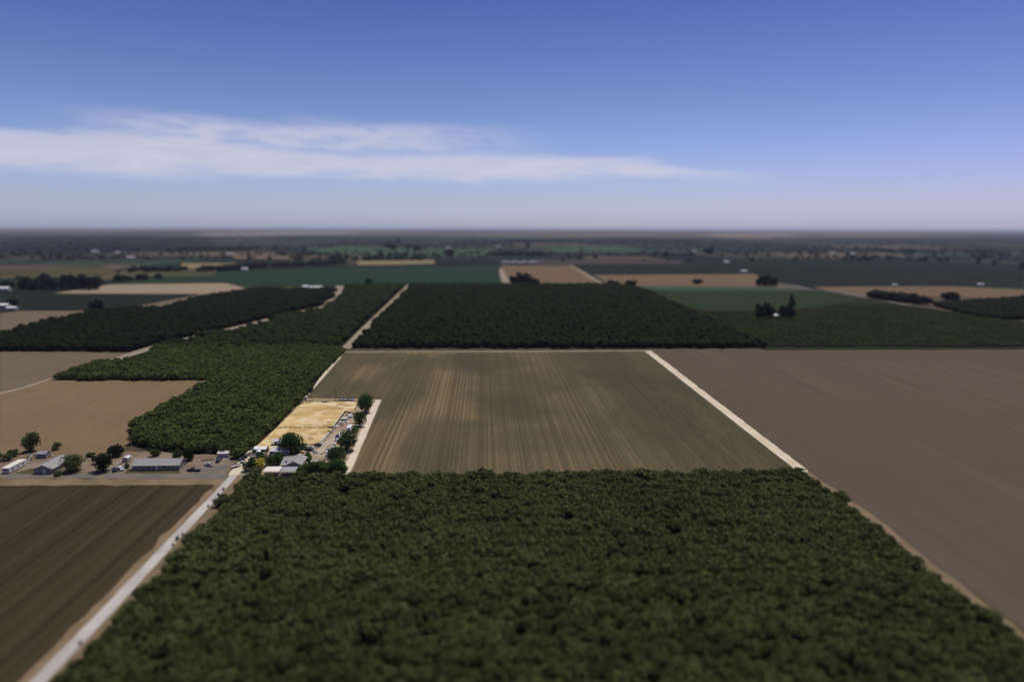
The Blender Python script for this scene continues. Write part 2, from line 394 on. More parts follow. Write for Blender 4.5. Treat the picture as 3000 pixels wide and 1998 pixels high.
poly('field', [(1586, 727), (1807, 722), (1900, 734), (1660, 740)], PALEG, .13, 'small pale green far field beyond the mauve fallow strip', 'field')
poly('field', [(680, 748), (1000, 751), (1100, 752), (1090, 760), (690, 759)], TAN_FAR, .16, 'thin tan strip below the pale green far field', 'field')
poly('field', [(531, 772), (696, 771), (680, 786), (531, 787)], STRAW_FAR, .17, 'small straw yellow field beside a row of dark trees', 'field')
poly('field', [(290, 797), (400, 790), (640, 788), (628, 808), (420, 811), (300, 822)], OLIVE_FAR, .16, 'olive rough grass with scattered bushes near the straw field', 'field')
poly('field', [(1045, 766), (1270, 762), (1275, 773), (1050, 777)], STRAW_FAR, .15, 'straw coloured strip under a dark tree belt', 'field')
poly('field', [(0, 792), (290, 775), (330, 790), (280, 812), (0, 815)], OLIVE_FAR, .12, 'dull olive field beyond the long dark grove', 'field')
poly('field', [(157, 860), (323, 834), (662, 830), (730, 848), (662, 860), (590, 871), (578, 861)], soil('sandy_yard', (.25, .19, .125), None, .02, .1, (.3, 1), .12, 0), .2, 'sandy bare ground in front of the long dark grove', 'field')
poly('field', [(0, 863), (578, 863), (352, 907), (0, 915)], DARKG, .1, 'dark green crop between sandy ground and a brown fallow corner', 'field')
poly('field', [(0, 981), (0, 920), (57, 911), (262, 911), (273, 917)], TAN_PINK, .12, 'brown fallow corner behind the dark orchard', 'field')
poly('field', [(352, 907), (408, 896), (582, 866), (596, 872), (467, 906)], TAN_PINK, .22, 'bare earth wedge running up to the sandy ground', 'field')
poly('field', [(770, 845), (890, 840), (890, 850), (760, 851)], YELLOWG, .2, 'yellow green weedy strip at the back of the dark orchard', 'field')
ribbon('dirt_track', [(1467, 788), (1475, 812), (1486, 834)], [10, 14, 18], TRACK_FAR, .24, 'pale farm path between the teal field and the tan stubble', 'track')
ribbon('dirt_track', [(1672, 778), (1715, 803), (1770, 836)], [8, 9, 9], TRACK_FAR, .25, 'pale path dividing the tan stubble fields', 'track')
ribbon('road', [(2240, 826), (2330, 838), (2370, 848), (2470, 858), (2560, 875), (2665, 896)], [9, 9, 9, 8, 7, 6], soil('far_road', (.17, .16, .17), None, .02, .1, (1, 1), .08, 0), .26, 'grey far road slanting past the bright green crop', 'road')
poly('field', [(1750, 838), (2000, 839), (2240, 843), (2370, 849), (2330, 852), (2000, 853), (1880, 850)], PALEG, .20, 'pale green grass verge along the bright crop', 'field')

poly('field', [(560, 686), (1000, 681), (1080, 687), (620, 692)], soil('far_pale', (.20, .17, .135), None, .002, .01, (.3, 1), .15, 0), .6, 'pale tan strip almost at the horizon beyond dark orchards', 'field')
poly('field', [(2060, 686), (2300, 684), (2380, 690), (2100, 694)], soil('far_pale_tan', (.17, .14, .105), None, .002, .01, (.3, 1), .15, 0), .6, 'pale tan strip under the horizon beyond the wide dark crop', 'field')
poly('field', [(0, 704), (620, 706), (640, 726), (300, 738), (0, 736)], soil('far_dark', (.011, .014, .012), None, .003, .02, (.3, 1), .15, 0), .5, 'dark orchard band far off beyond the dull olive field', 'field')
# right hand fields
poly('field', [(1700, 846), (2369, 849), (2450, 860), (2662, 896), (3000, 946), (3000, 1024), (2240, 1026)], MIDG, .06, 'olive green crop with dark tree groups standing in it', 'field')
poly('field', [(1905, 856), (2380, 852), (2450, 862), (2520, 874), (2400, 900), (2250, 912), (2090, 912), (2010, 900)], soil('bright_crop', (.022, .034, .012), None, .006, .05, (.3, 1), .1, 0), .24, 'brighter green crop strip behind the dark tree groups', 'field')
poly('field', [(2068, 922), (2110, 919), (2212, 926), (2210, 932), (2100, 938)], TRACK_FAR, .3, 'pale bare patch beside the dark tree groups', 'field')
poly('field', [(1902, 1024), (3000, 1020), (3300, 1020), (3300, 1998), (3210, 1998), (2372, 1382)], BROWN_R, .05, 'wide bare grey brown ploughed field', 'field')
poly('verge', [(2366, 1378), (2540, 1497), (3000, 1858), (3230, 2040), (3230, 2090), (2990, 1890), (2520, 1520), (2352, 1396)], VERGE, .10, 'pale dusty strip between the near orchard and the ploughed field', 'verge')

# left hand fields
poly('field', [(0, 1030), (395, 1034), (230, 1085), (140, 1122), (0, 1170)], TAN_PINK, .06, 'pinkish bare field wedged between two orchards', 'field')
poly('field', [(0, 1157), (150, 1112), (611, 1112), (501, 1184), (374, 1269), (378, 1300), (250, 1345), (0, 1345)], TAN_L, .07, 'tan bare field behind the neighbouring farmhouses', 'field')
ribbon('dirt_track', [(-60, 1170), (0, 1153), (80, 1133), (150, 1108)], [5, 5, 4, 2.5], TRACK_FAR, .12, 'pale track splitting the two bare fields', 'track')
ribbon('dirt_track', [(1005, 838), (1000, 856), (985, 878), (945, 904), (880, 914), (710, 957), (560, 991), (470, 1012), (380, 1040), (300, 1066)], [26, 24, 20, 16, 14, 13, 12, 12, 11, 9], TRACK_FAR, .3, 'curving pale track showing in dashes between orchard rows', 'track')
ribbon('dirt_track', [(1200, 836), (1160, 876), (1110, 925), (1060, 974), (1012, 1022)], [11, 11, 10, 10, 9], TRACK_FAR, .3, 'straight pale track between two dark orchards', 'track')
poly('farmyard', [(-60, 1322), (250, 1338), (378, 1322), (700, 1335), (690, 1368), (660, 1392), (-60, 1394)], YARD_L, .09, 'bare earth yards around the neighbouring farmhouses', 'yard')
poly('lawn', [(375, 1374), (522, 1374), (530, 1391), (362, 1391)], LAWN, .13, 'patchy front lawn of the long grey roofed farmhouse', 'lawn')
poly('lawn', [(45, 1386), (95, 1372), (180, 1378), (175, 1392), (40, 1392)], LAWN, .14, 'dry lawn beside the white trailer', 'lawn')
poly('driveway', [(290, 1384), (345, 1362), (372, 1362), (352, 1392), (270, 1392)], ASPH_L, .15, 'grey paved driveway beside a pale parked car', 'driveway')
poly('driveway', [(528, 1374), (600, 1362), (668, 1362), (655, 1392), (535, 1393)], ASPH_L, .16, 'grey paved forecourt with parked dark vehicles', 'driveway')
poly('road', [(-80, 1389), (672, 1388), (664, 1404), (-80, 1402)], ASPH_L, .19, 'grey side road passing the neighbouring farmhouses', 'road')
poly('verge', [(-80, 1402), (664, 1404), (650, 1420), (-80, 1424)], VERGE, .12, 'sandy verge between the side road and the furrowed field', 'verge')
poly('field', [(-300, 1423), (650, 1418), (60, 2000), (-40, 2100), (-300, 2100)], BROWN_L, .05, 'dark brown furrowed field beside the lane', 'field')
rl = [(-70, 2180), (20, 2090), (111, 1998), (300, 1804), (500, 1590), (600, 1485), (686, 1393)]
RLw = [at(*p) for p in rl]
ribbon('verge', [(p.x - 3.0, p.y) for p in RLw], 3.6, VERGE, .10, 'dusty verge along the furrowed edge of the lane', 'verge', px=False)
ribbon('verge', [(p.x + 4.2, p.y) for p in RLw], 5.0, VERGE, .11, 'dusty verge between the lane and the near orchard', 'verge', px=False)
ribbon('road', rl, [4.0] * 5 + [3.8, 3.4], ASPH, .16, 'straight pale grey lane running beside the near orchard', 'road')

# the plot
poly('field', [(1003, 1030), (1905, 1027), (2368, 1379), (2372, 1399), (700, 1408), (668, 1400)], YARD, .06, 'pale bare earth margins round the crop field', 'field')
poly('dirt_track', [(1890, 1029), (1908, 1028), (2366, 1378), (2362, 1392), (2322, 1392)], TRACK, .11, 'broad pale dirt track along the far long side of the crop field', 'track')
poly('dirt_track', [(1096, 1174), (1115, 1172), (1023, 1384), (1017, 1402), (997, 1402)], TRACK, .11, 'pale two rut dirt track beside the row of shade trees', 'track')
poly('dirt_track', [(884, 1176), (906, 1164), (1016, 1036), (1003, 1031), (960, 1080)], TRACK, .12, 'pale dirt track skirting the corner of the crop field', 'track')
poly('dirt_track', [(678, 1400), (700, 1390), (740, 1340), (762, 1312), (750, 1305), (715, 1330), (668, 1390)], TRACK, .13, 'pale entrance drive curving past parked vehicles', 'track')
poly('paddock', [(893, 1177), (960, 1176), (1050, 1177), (1037, 1204), (1012, 1207), (976, 1254), (962, 1272), (938, 1301), (900, 1302), (862, 1306), (800, 1318), (745, 1320), (752, 1306), (808, 1255), (850, 1214), (876, 1187)], STRAW, .12, 'fenced paddock of dry golden straw grass', 'paddock')
poly('verge', [(897, 1167), (1096, 1168), (1092, 1177), (1050, 1178), (893, 1178)], soil('dry_scrub', (.24, .185, .105), (.34, .26, .16), .1, .6, (.4, 1), .2, .1), .15, 'dry scrubby strip between paddock fence and crop field', 'verge')
poly('ditch', [(897, 1163.4), (1120, 1167.6), (1120, 1169.8), (897, 1166)], DITCH, .17, 'thin dark ditch along the crop edge behind the paddock', 'ditch')
for k, off in enumerate((-.9, .9)):
    pts = [at(1105.5, 1178), at(1064, 1280), at(1010, 1398)]
    ribbon('wheel_rut', [(p.x + off, p.y) for p in pts], .8, soil('packed_rut_%s' % 'ab'[k], (.60, .53, .41), None, .1, .6, (1, .05), .08, 0), .135, ('pale wheel rut on the tree side of the two rut track', 'pale wheel rut on the crop side of the two rut track')[k], 'rut', px=False)
for k, off in enumerate((-.9, .9)):
    pts = [at(1012, 1262), at(975, 1288), at(950, 1306), at(935, 1325)]
    ribbon('wheel_rut', [(p.x + off, p.y) for p in pts], .8, soil('yard_rut_%s' % 'ab'[k], (.48, .42, .34), None, .1, .6, (1, .05), .08, 0), .135, ('pale wheel rut through the junk yard on the paddock side', 'pale wheel rut through the junk yard on the tree side')[k], 'rut', px=False)

# ------------------------------------------------------------------ the crop field: soil with 0.76 m rows
def crop_soil():
    m, nt, b = new_mat('row_crop_soil')
    v = coord(nt)
    s = nt.nodes.new('ShaderNodeSeparateXYZ'); L(nt, v, s.inputs[0])
    row = math_(nt, 'FLOOR', math_(nt, 'DIVIDE', s.outputs[0], .95))
    wn = nt.nodes.new('ShaderNodeTexWhiteNoise'); wn.noise_dimensions = '1D'; L(nt, row, wn.inputs['W'])
    vl = coord(nt, False, (1, .02, 1)); n1 = noise(nt, vl, 2.2, 3, .7)
    n2 = noise(nt, v, .010, 5, .55, .8); n3 = noise(nt, v, 2.2, 4, .7)
    row2 = math_(nt, 'FLOOR', math_(nt, 'DIVIDE', s.outputs[0], 4.572))
    wn2 = nt.nodes.new('ShaderNodeTexWhiteNoise'); wn2.noise_dimensions = '1D'; L(nt, row2, wn2.inputs['W'])
    f = math_(nt, 'ADD', math_(nt, 'MULTIPLY', wn.outputs[0], .66), math_(nt, 'MULTIPLY', wn2.outputs[0], .03))
    f = math_(nt, 'ADD', f, math_(nt, 'MULTIPLY', n1, .31))
    col = ramp(nt, f, [(.18, (.088, .065, .035)), (.50, (.145, .107, .056)), (.68, (.165, .124, .066)), (.90, (.215, .167, .092))])
    east = sstep(nt, s.outputs[0], -30, 120)
    pat = coord(nt, False, (1, .42, 1)); np_ = noise(nt, pat, .014, 3, .5, .6)
    col = mix(nt, math_(nt, 'MULTIPLY', ramp(nt, np_, [(.46, 0), (.56, 1)]), .70), col, (.058, .050, .030))
    col = mix(nt, math_(nt, 'MULTIPLY', east, .55), col, (.066, .060, .036))
    for (px_, py_, ru, rv, k_) in ((1400, 1062, 52, 48, .7), (1500, 1185, 30, 62, .75), (1090, 1056, 45, 26, .5), (1700, 1110, 60, 40, .35), (1560, 1290, 40, 30, .4)):
        u_, v_ = w2uv(at(px_, py_))
        du_ = math_(nt, 'DIVIDE', math_(nt, 'SUBTRACT', s.outputs[0], u_), ru); dv_ = math_(nt, 'DIVIDE', math_(nt, 'SUBTRACT', s.outputs[1], v_), rv)
        r2_ = math_(nt, 'SQRT', math_(nt, 'ADD', math_(nt, 'MULTIPLY', du_, du_), math_(nt, 'MULTIPLY', dv_, dv_)))
        r2_ = math_(nt, 'ADD', r2_, math_(nt, 'MULTIPLY', math_(nt, 'SUBTRACT', n2, .5), 1.6))
        col = mix(nt, math_(nt, 'MULTIPLY', sstep(nt, r2_, 1.05, .35), k_), col, (.052, .048, .028))
    col = mix(nt, ramp(nt, n3, [(.4, 0), (.8, .35)]), col, (.07, .055, .033))
    L(nt, col, b.inputs['Base Color']); b.inputs['Roughness'].default_value = .95; b.inputs['Specular IOR Level'].default_value = .02
    return m
def crop_leaf():
    m, nt, b = new_mat('row_crop_plants')
    v = coord(nt); s = nt.nodes.new('ShaderNodeSeparateXYZ'); L(nt, v, s.inputs[0])
    vs_ = coord(nt, False, (1, .5, 1))
    n2 = noise(nt, vs_, .014, 4, .5, .9); n3 = noise(nt, v, 1.6, 3, .7)
    g = math_(nt, 'ADD', n2, math_(nt, 'MULTIPLY', sstep(nt, s.outputs[0], -60, 140), .14))
    col = ramp(nt, g, [(.42, (.105, .078, .036)), (.54, (.070, .058, .027)), (.66, (.034, .042, .02))])
    col = mix(nt, ramp(nt, n3, [(.35, 0), (.8, .55)]), col, (.03, .032, .015))
    L(nt, col, b.inputs['Base Color']); b.inputs['Roughness'].default_value = .9; b.inputs['Specular IOR Level'].default_value = .1
    return m
FIELD = [(1012, 1032.5), (1889, 1029.5), (2324, 1372), (2324, 1392), (1024, 1395), (1030, 1384), (1120, 1169), (899, 1163)]
poly('crop_field', FIELD, crop_soil(), .16, 'large brown row crop field between pale dirt tracks', 'field')
def in_poly(x, y, P):
    c = np.zeros(np.shape(x), bool); j = len(P) - 1
    for i in range(len(P)):
        xi, yi = P[i]; xj, yj = P[j]
        c ^= ((yi > y) != (yj > y)) & (x < (xj - xi) * (y - yi) / ((yj - yi) or 1e-9) + xi)
        j = i
    return c
rng = np.random.default_rng(3)
def build_crop():
    P = [w2uv(at(*p)) for p in FIELD]
    u0, u1 = min(p[0] for p in P), max(p[0] for p in P); v0, v1 = min(p[1] for p in P), max(p[1] for p in P)
    V, Fq = [], []; n = 0; step = 3.0
    for u in np.arange(u0 + .4, u1 - .2, .762):
        vv = np.arange(v0, v1, step); ins = in_poly(np.full(len(vv), u), vv, P)
        vv = vv[ins]
        if len(vv) < 3: continue
        brk = np.nonzero(np.diff(vv) > step * 1.5)[0]
        for seg in np.split(vv, brk + 1):
            if len(seg) < 3: continue
            k = len(seg); h = rng.uniform(.08, .24, k) * (rng.random(k) > .08); wd = rng.uniform(.07, .15, k); du = rng.normal(0, .03, k)
            prof = np.stack([np.stack([u + du - wd, seg, np.zeros(k)], 1), np.stack([u + du, seg + rng.uniform(-.5, .5, k), h], 1), np.stack([u + du + wd, seg, np.zeros(k)], 1)], 1).reshape(-1, 3)
            V.append(prof); i = np.arange(k - 1)[:, None] * 3 + n
            Fq.append(np.concatenate([np.concatenate([i, i + 1, i + 4, i + 3], 1), np.concatenate([i + 1, i + 2, i + 5, i + 4], 1)])); n += 3 * k
    V = np.concatenate(V); Fq = np.concatenate(Fq)
    W = np.stack([V[:, 0] * UX + V[:, 1] * VX, V[:, 0] * UY + V[:, 1] * VY, V[:, 2] + .162], 1)
    o = link('crop_plants', np_mesh('crop_plants', W, Fq), crop_leaf())
    tag(o, 'low rows of young crop plants covering the large brown field', 'crop', None, 'stuff')
build_crop()

# ------------------------------------------------------------------ trees
def crown_np(seed, rx, rz, lobes, leaves, size, flat=.7, up=.25, shell=.62, lob=(.30, .48), soft=.55):
    """leaf clumps spread over a cluster of lobes; centre of crown at the origin -> V,F"""
    r = np.random.default_rng(seed)
    d = r.normal(size=(lobes, 3)); d /= np.linalg.norm(d, axis=1)[:, None]; d[:, 2] = d[:, 2] * .9 + .1
    rad = r.uniform(.35, 1, lobes)[:, None] ** .5 * shell
    C = d * rad * np.array([rx, rx, rz]); lr = r.uniform(lob[0], lob[1], lobes) * min(rx, rz * 1.2)
    wts = lr ** 2; k = r.choice(lobes, leaves, p=wts / wts.sum())
    q = r.normal(size=(leaves, 3)); q[:, 2] += up; q /= np.linalg.norm(q, axis=1)[:, None]
    pos = C[k] + q * (lr[k] * r.uniform(.75, 1.08, leaves))[:, None]
    nrm = q + r.normal(scale=soft, size=(leaves, 3)); nrm /= np.linalg.norm(nrm, axis=1)[:, None]
    t = np.cross(nrm, r.normal(size=(leaves, 3))); t /= np.linalg.norm(t, axis=1)[:, None]; b = np.cross(nrm, t)
    s = (size * r.uniform(.55, 1.35, leaves))[:, None]; a = s * r.uniform(.5, .9, (leaves, 1))
    V = np.stack([pos - t * s, pos - b * a + nrm * s * .15, pos + t * s, pos + b * a + nrm * s * .15], 1).reshape(-1, 3)
    ex = np.percentile(np.abs(V[:, :2]), 99); V[:, :2] *= rx / ex
    z0_, z1_ = np.percentile(V[:, 2], 1), np.percentile(V[:, 2], 99); V[:, 2] = (V[:, 2] - (z0_ + z1_) / 2) * 2 * rz / (z1_ - z0_)
    F = np.arange(leaves * 4).reshape(-1, 4)
    return V, F
def trunk_mb(h, r, limbs, spread, seed, top):
    rr = random.Random(seed); mb = MB(); lean = (rr.uniform(-.06, .06) * h, rr.uniform(-.06, .06) * h, h)
    mb.tube((0, 0, -.1), (lean[0] * .5, lean[1] * .5, h * .5), r * 1.25, r, 7, False); mb.tube((lean[0] * .5, lean[1] * .5, h * .5), lean, r, r * .8, 7)
    for i in range(limbs):
        t = 2 * math.pi * (i + rr.random() * .6) / limbs
        e = (lean[0] + math.cos(t) * spread, lean[1] + math.sin(t) * spread, h + (top - h) * rr.uniform(.5, .9))
        m_ = tuple((lean[j] * .55 + e[j] * .45) + (0, 0, .12 * (top - h))[j] for j in range(3))
        mb.tube(lean, m_, r * .62, r * .42, 6, False); mb.tube(m_, e, r * .42, r * .12, 6)
    return mb
def tree(name, label, cat, px, py, wpx, hgt, mat, seed, clear=.18, leaves=1600, leaf_s=.30, lobes=26, group=None, rz=None, shell=.62):
    """px,py = base in the photo; wpx = crown width in photo pixels; hgt metres"""
    base = at(px, py); wm = wpx * mpp(px, py); rx = wm / 2
    t = thing(name, label, cat, (base.x, base.y, .1), 0, group)
    z0 = hgt * clear; rzz = (hgt - z0) / 2
    V, F = crown_np(seed, rx, rzz, lobes, leaves, leaf_s, shell=shell); V[:, 2] += z0 + rzz; V[:, 2] = np.maximum(V[:, 2], .02)
    link('crown', np_mesh('crown', V, F), mat, t)
    trunk_mb(max(.25, z0 + rzz * .25), max(.07, wm * .028), 5, rx * .5, seed, hgt * .85).build('trunk', M['trunk'], t)
    return t

def grid_points(poly_px, su, sv, jit, seed, px=True, keep=1.0):
    P = [w2uv(at(*p)) for p in poly_px] if px else poly_px
    r = np.random.default_rng(seed)
    u = np.arange(min(p[0] for p in P), max(p[0] for p in P), su); v = np.arange(min(p[1] for p in P), max(p[1] for p in P), sv)
    U, W = np.meshgrid(u, v); U = U.ravel(); W = W.ravel()
    U = U + r.normal(0, jit, U.shape); W = W + r.normal(0, jit, W.shape)
    m = in_poly(U, W, P) & (r.random(U.shape) < keep)
    return np.stack([U[m] * UX + W[m] * VX, U[m] * UY + W[m] * VY], 1)
def scatter(name, pts, variants, s0, s1, z, mat, label, cat, seed, zs=.09):
    r = np.random.default_rng(seed); Vs, Fs = [], []; n = 0
    kind = r.integers(0, len(variants), len(pts)); ang = r.uniform(0, 6.283, len(pts)); s = r.uniform(s0, s1, len(pts)); hz = r.uniform(1 - zs, 1 + zs, len(pts))
    for k, (V, F) in enumerate(variants):
        i = np.nonzero(kind == k)[0]
        if not len(i): continue
        c, sn = np.cos(ang[i])[:, None], np.sin(ang[i])[:, None]; S = s[i][:, None]
        X = (V[None, :, 0] * c - V[None, :, 1] * sn) * S + pts[i, 0:1]; Y = (V[None, :, 0] * sn + V[None, :, 1] * c) * S + pts[i, 1:2]
        Z = V[None, :, 2] * S * hz[i][:, None] + z
        Vs.append(np.stack([X, Y, Z], 2).reshape(-1, 3)); Fs.append((F[None] + (np.arange(len(i)) * len(V))[:, None, None] + n).reshape(-1, F.shape[1])); n += len(i) * len(V)
    o = link(name, np_mesh(name, np.concatenate(Vs), np.concatenate(Fs)), mat)
    return tag(o, label, cat, None, 'stuff')
def blob(seed, r, h, sub=2, amp=.16):
    bm = bmesh.new(); bmesh.ops.create_icosphere(bm, subdivisions=sub, radius=1)
    rr = np.random.default_rng(seed); V = np.array([v.co for v in bm.verts]); F = np.array([[v.index for v in f.verts] for f in bm.faces]); bm.free()
    V = V * (1 + rr.normal(0, amp, (len(V), 1)).clip(-.45, .5)); V[:, 0] *= r; V[:, 1] *= r; V[:, 2] = V[:, 2] * h * .5 + h * .55
    return V, F
def leafy(seed, r, h, lobes, leaves, size, lob=(.30, .48), soft=.55):
    V, F = crown_np(seed, r, h * .42, lobes, leaves, size, .7, .35, .55, lob, soft); V[:, 2] += h * .56; V[:, 2] = np.maximum(V[:, 2], .1); return V, F

# near orchard: the trees that show largest as things, the rest of the block as one mass
OP = [(-109.0, 296.2), (-106.3, 130), (150, 130), (145.4, 165), (147.0, 245), (146.6, 290.6)]
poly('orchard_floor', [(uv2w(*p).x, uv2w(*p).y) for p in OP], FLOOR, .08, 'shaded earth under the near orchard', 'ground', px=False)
OPT = [(-105.0, 287.0), (-102.2, 130), (147.2, 130), (142.6, 165), (144.2, 245), (143.6, 288), (60, 289), (0, 287), (-55, 285)]
pts = grid_points(OPT, 5.3, 7.0, .5, 11, px=False, keep=.985)
def project(p, z=3.0):
    c = camo.matrix_world if False else (Matrix.Translation(camo.location) @ camo.rotation_euler.to_matrix().to_4x4())
    q = c.inverted() @ Vector((p[0], p[1], z)); return 1500 + FPX * q.x / -q.z, 999 - FPX * q.y / -q.z, -q.z
pr = np.array([project(p) for p in pts])
inview = (pr[:, 0] > -20) & (pr[:, 0] < 3020) & (pr[:, 1] < 2015)
order = np.argsort(np.where(inview, pr[:, 2], 1e9)); near = order[:300]; near_set = set(near.tolist())
protos = []
for k in range(5):
    t = thing('orchard_tree', 'leafy green fruit tree in the dense rows of the near orchard', 'tree', (0, 0, 0), 0, 'trees of the near orchard')
    V, F = leafy(50 + k, 3.7, 4.9, 22, 1400, .30, (.28, .46), .75)
    link('crown', np_mesh('crown', V, F), M['leaf_orchard'], t)
    trunk_mb(1.2, .16, 4, 1.5, 60 + k, 4.4).build('trunk', M['trunk'], t)
    protos.append(t)
rr = random.Random(5); used = set()
for i in near:
    k = rr.randrange(5); loc = (float(pts[i, 0]), float(pts[i, 1]), .08); a = rr.uniform(0, 6.28); s = rr.uniform(.80, 1.18)
    if k not in used:
        used.add(k); o = protos[k]; o.location = loc; o.rotation_euler = (0, 0, a); o.scale = (s, s, s)
    else: dup(protos[k], loc, a, s)
rest = np.array([i for i in range(len(pts)) if i not in near_set and (inview[i] or pr[i, 1] < 2300)])
scatter('orchard_rows', pts[rest], [leafy(70 + k, 3.7, 4.9, 22, 850, .38, (.28, .46), .75) for k in range(6)], .82, 1.14, .08, M['leaf_orchard'], 'dense leafy canopy at the farther side of the near orchard', 'orchard', 21)

# orchards on the far side of the lane and behind the crop field
C2 = [(391, 1042), (221, 1085), (158, 1115), (618, 1114), (505, 1184), (382, 1267), (386, 1306), (441, 1323), (640, 1330), (720, 1352), (1008, 1031), (990, 1022), (450, 1022)]
C1 = [(410, 1032), (560, 994), (712, 960), (882, 917), (950, 907), (990, 880), (1003, 842), (1192, 838), (1006, 1022), (990, 1024), (450, 1024)]
B1 = [(0, 984), (-160, 1020), (-160, 1032), (0, 1029), (380, 1031), (470, 1006), (560, 985), (710, 951), (880, 908), (940, 898), (975, 876), (985, 852), (890, 852), (760, 853), (730, 852), (598, 874), (470, 908), (352, 912), (270, 920)]
D1 = [(1026, 1021), (1206, 838), (1794, 838), (1880, 850), (2217, 1008), (2240, 1021)]
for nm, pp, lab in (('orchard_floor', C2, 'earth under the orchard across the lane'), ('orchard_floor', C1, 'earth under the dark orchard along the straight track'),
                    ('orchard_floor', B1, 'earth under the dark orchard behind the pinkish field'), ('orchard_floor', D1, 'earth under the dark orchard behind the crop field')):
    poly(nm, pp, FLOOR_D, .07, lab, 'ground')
def clear_line(pts, line, wdt, near_w, prob, seed):
    Lp = np.array([(p.x, p.y) for p in (at(*q) for q in line)]); r = np.random.default_rng(seed); keep = np.ones(len(pts), bool)
    for i in range(len(Lp) - 1):
        a, b = Lp[i], Lp[i + 1]; d = b - a; ln = np.hypot(*d); t = ((pts - a) @ d) / ln ** 2; nn = np.array([-d[1], d[0]]) / ln
        off = (pts - a) @ nn; inn = (t > -.02) & (t < 1.02); seg = np.floor(t * ln / 32 + i * 7).astype(int); on = r.random(2000) < prob
        near = off * np.sign(nn[1]) < 0
        keep &= ~(inn & (np.abs(off) < wdt)); keep &= ~(inn & near & (np.abs(off) < near_w) & on[seg % 2000])
    return pts[keep]
CURVE = [(1005, 838), (1000, 856), (985, 878), (945, 904), (880, 914), (710, 957), (560, 991), (470, 1012), (380, 1040), (300, 1066)]
STRAIGHT = [(1200, 836), (1160, 876), (1110, 925), (1060, 974), (1012, 1022)]
midv = [leafy(90 + k, 3.6, 5.2, 12, 300, .56, (.36, .56), .55) for k in range(5)]
lowv = [blob(100 + k, 3.3, 5.6) for k in range(5)]
scatter('orchard_canopy', clear_line(clear_line(grid_points(C2, 6.6, 5.0, .35, 31, keep=.98), CURVE, 5, 22, .6, 1), STRAIGHT, 6, 9, .8, 2), midv, .85, 1.12, .07, M['leaf_orchard_green'], 'green orchard across the lane with rows running away', 'orchard', 31)
scatter('orchard_canopy', clear_line(clear_line(grid_points(C1, 6.4, 6.2, 1.2, 32, keep=.98), CURVE, 5, 22, .6, 1), STRAIGHT, 6, 9, .8, 2), lowv, .85, 1.3, .07, M['leaf_orchard_mid'], 'dark orchard between the curving track and the straight track', 'orchard', 32)
scatter('orchard_canopy', clear_line(clear_line(grid_points(B1, 6.4, 6.4, 1.3, 33, keep=.98), CURVE, 5, 22, .6, 1), STRAIGHT, 6, 9, .8, 2), lowv, .85, 1.3, .07, M['leaf_orchard_dark'], 'dark orchard behind the pinkish bare field', 'orchard', 33)
scatter('orchard_canopy', clear_line(clear_line(grid_points(D1, 6.4, 6.4, 1.3, 34, keep=.985), CURVE, 5, 22, .6, 1), STRAIGHT, 6, 9, .8, 2), lowv, .85, 1.3, .07, M['leaf_orchard_dark'], 'broad dark orchard directly behind the crop field', 'orchard', 34)
E1 = [(2235, 1016), (2010, 908), (2110, 915), (2300, 911), (2500, 892), (2662, 898), (3060, 956), (3060, 1016)]
scatter('crop_plants', grid_points(E1, 3.6, 3.2, .4, 35), [blob(120 + k, 1.9, 1.7, 1, .2) for k in range(4)], .8, 1.15, .06, M['leaf_crop'], 'low bushy olive green crop behind the ploughed field', 'crop', 35)
G1 = [(2735, 897), (3000, 876), (3060, 872), (3060, 940), (2960, 939), (2850, 929)]
scatter('orchard_canopy', grid_points(G1, 7, 7, .6, 36), lowv, .9, 1.25, .06, M['leaf_orchard_dark'], 'small dark orchard beside the far grey road', 'orchard', 36)
W1 = [(2330, 1371), (1024, 1383), (1024, 1388), (2330, 1378)]
# far tree belts and hedges as masses
def belt(px0, py0, px1, py1, n, depth, seed, s0=.8, s1=1.6):
    a, b = at(px0, py0), at(px1, py1); r = np.random.default_rng(seed); t = r.random(n)
    p = np.stack([a.x + (b.x - a.x) * t, a.y + (b.y - a.y) * t], 1); p[:, 1] += r.uniform(0, depth, n); return p
bigv = [blob(140 + k, 5.5, 9, 2, .25) for k in range(5)]
belts = [belt(340, 800, 520, 796, 30, 60, 1), belt(560, 798, 740, 790, 60, 70, 2), belt(640, 790, 1010, 775, 90, 60, 3), belt(920, 762, 1240, 764, 60, 60, 4), belt(1440, 752, 1600, 750, 60, 160, 5),
         belt(480, 738, 700, 736, 260, 260, 6), belt(2590, 880, 2720, 895, 60, 50, 7), belt(1480, 708, 1700, 708, 160, 400, 8), belt(1700, 714, 2040, 712, 160, 300, 9), belt(0, 700, 600, 702, 400, 900, 10), belt(330, 826, 470, 818, 14, 10, 11), belt(2570, 735, 3000, 745, 160, 300, 12)]
scatter('tree_belt', np.concatenate(belts), bigv, .7, 1.5, .1, M['leaf_far'], 'dark tree belts and hedges among the far fields', 'tree belt', 41)
r_ = np.random.default_rng(77); d_far = 1 / r_.uniform(1 / 15000, 1 / 2300, 230); az_ = r_.uniform(-.42, .40, 230) * 1.75
cl = np.stack([d_far * az_, d_far], 1); cl = np.concatenate([cl + r_.normal(0, 1, cl.shape) * np.array([90, 8]) * (1 + d_far[:, None] / 3000) for _ in range(6)])
scatter('tree_belt', cl, bigv, .6, 1.3, .1, M['leaf_far'], 'scattered dark trees dotting the plain towards the horizon', 'tree belt', 42)

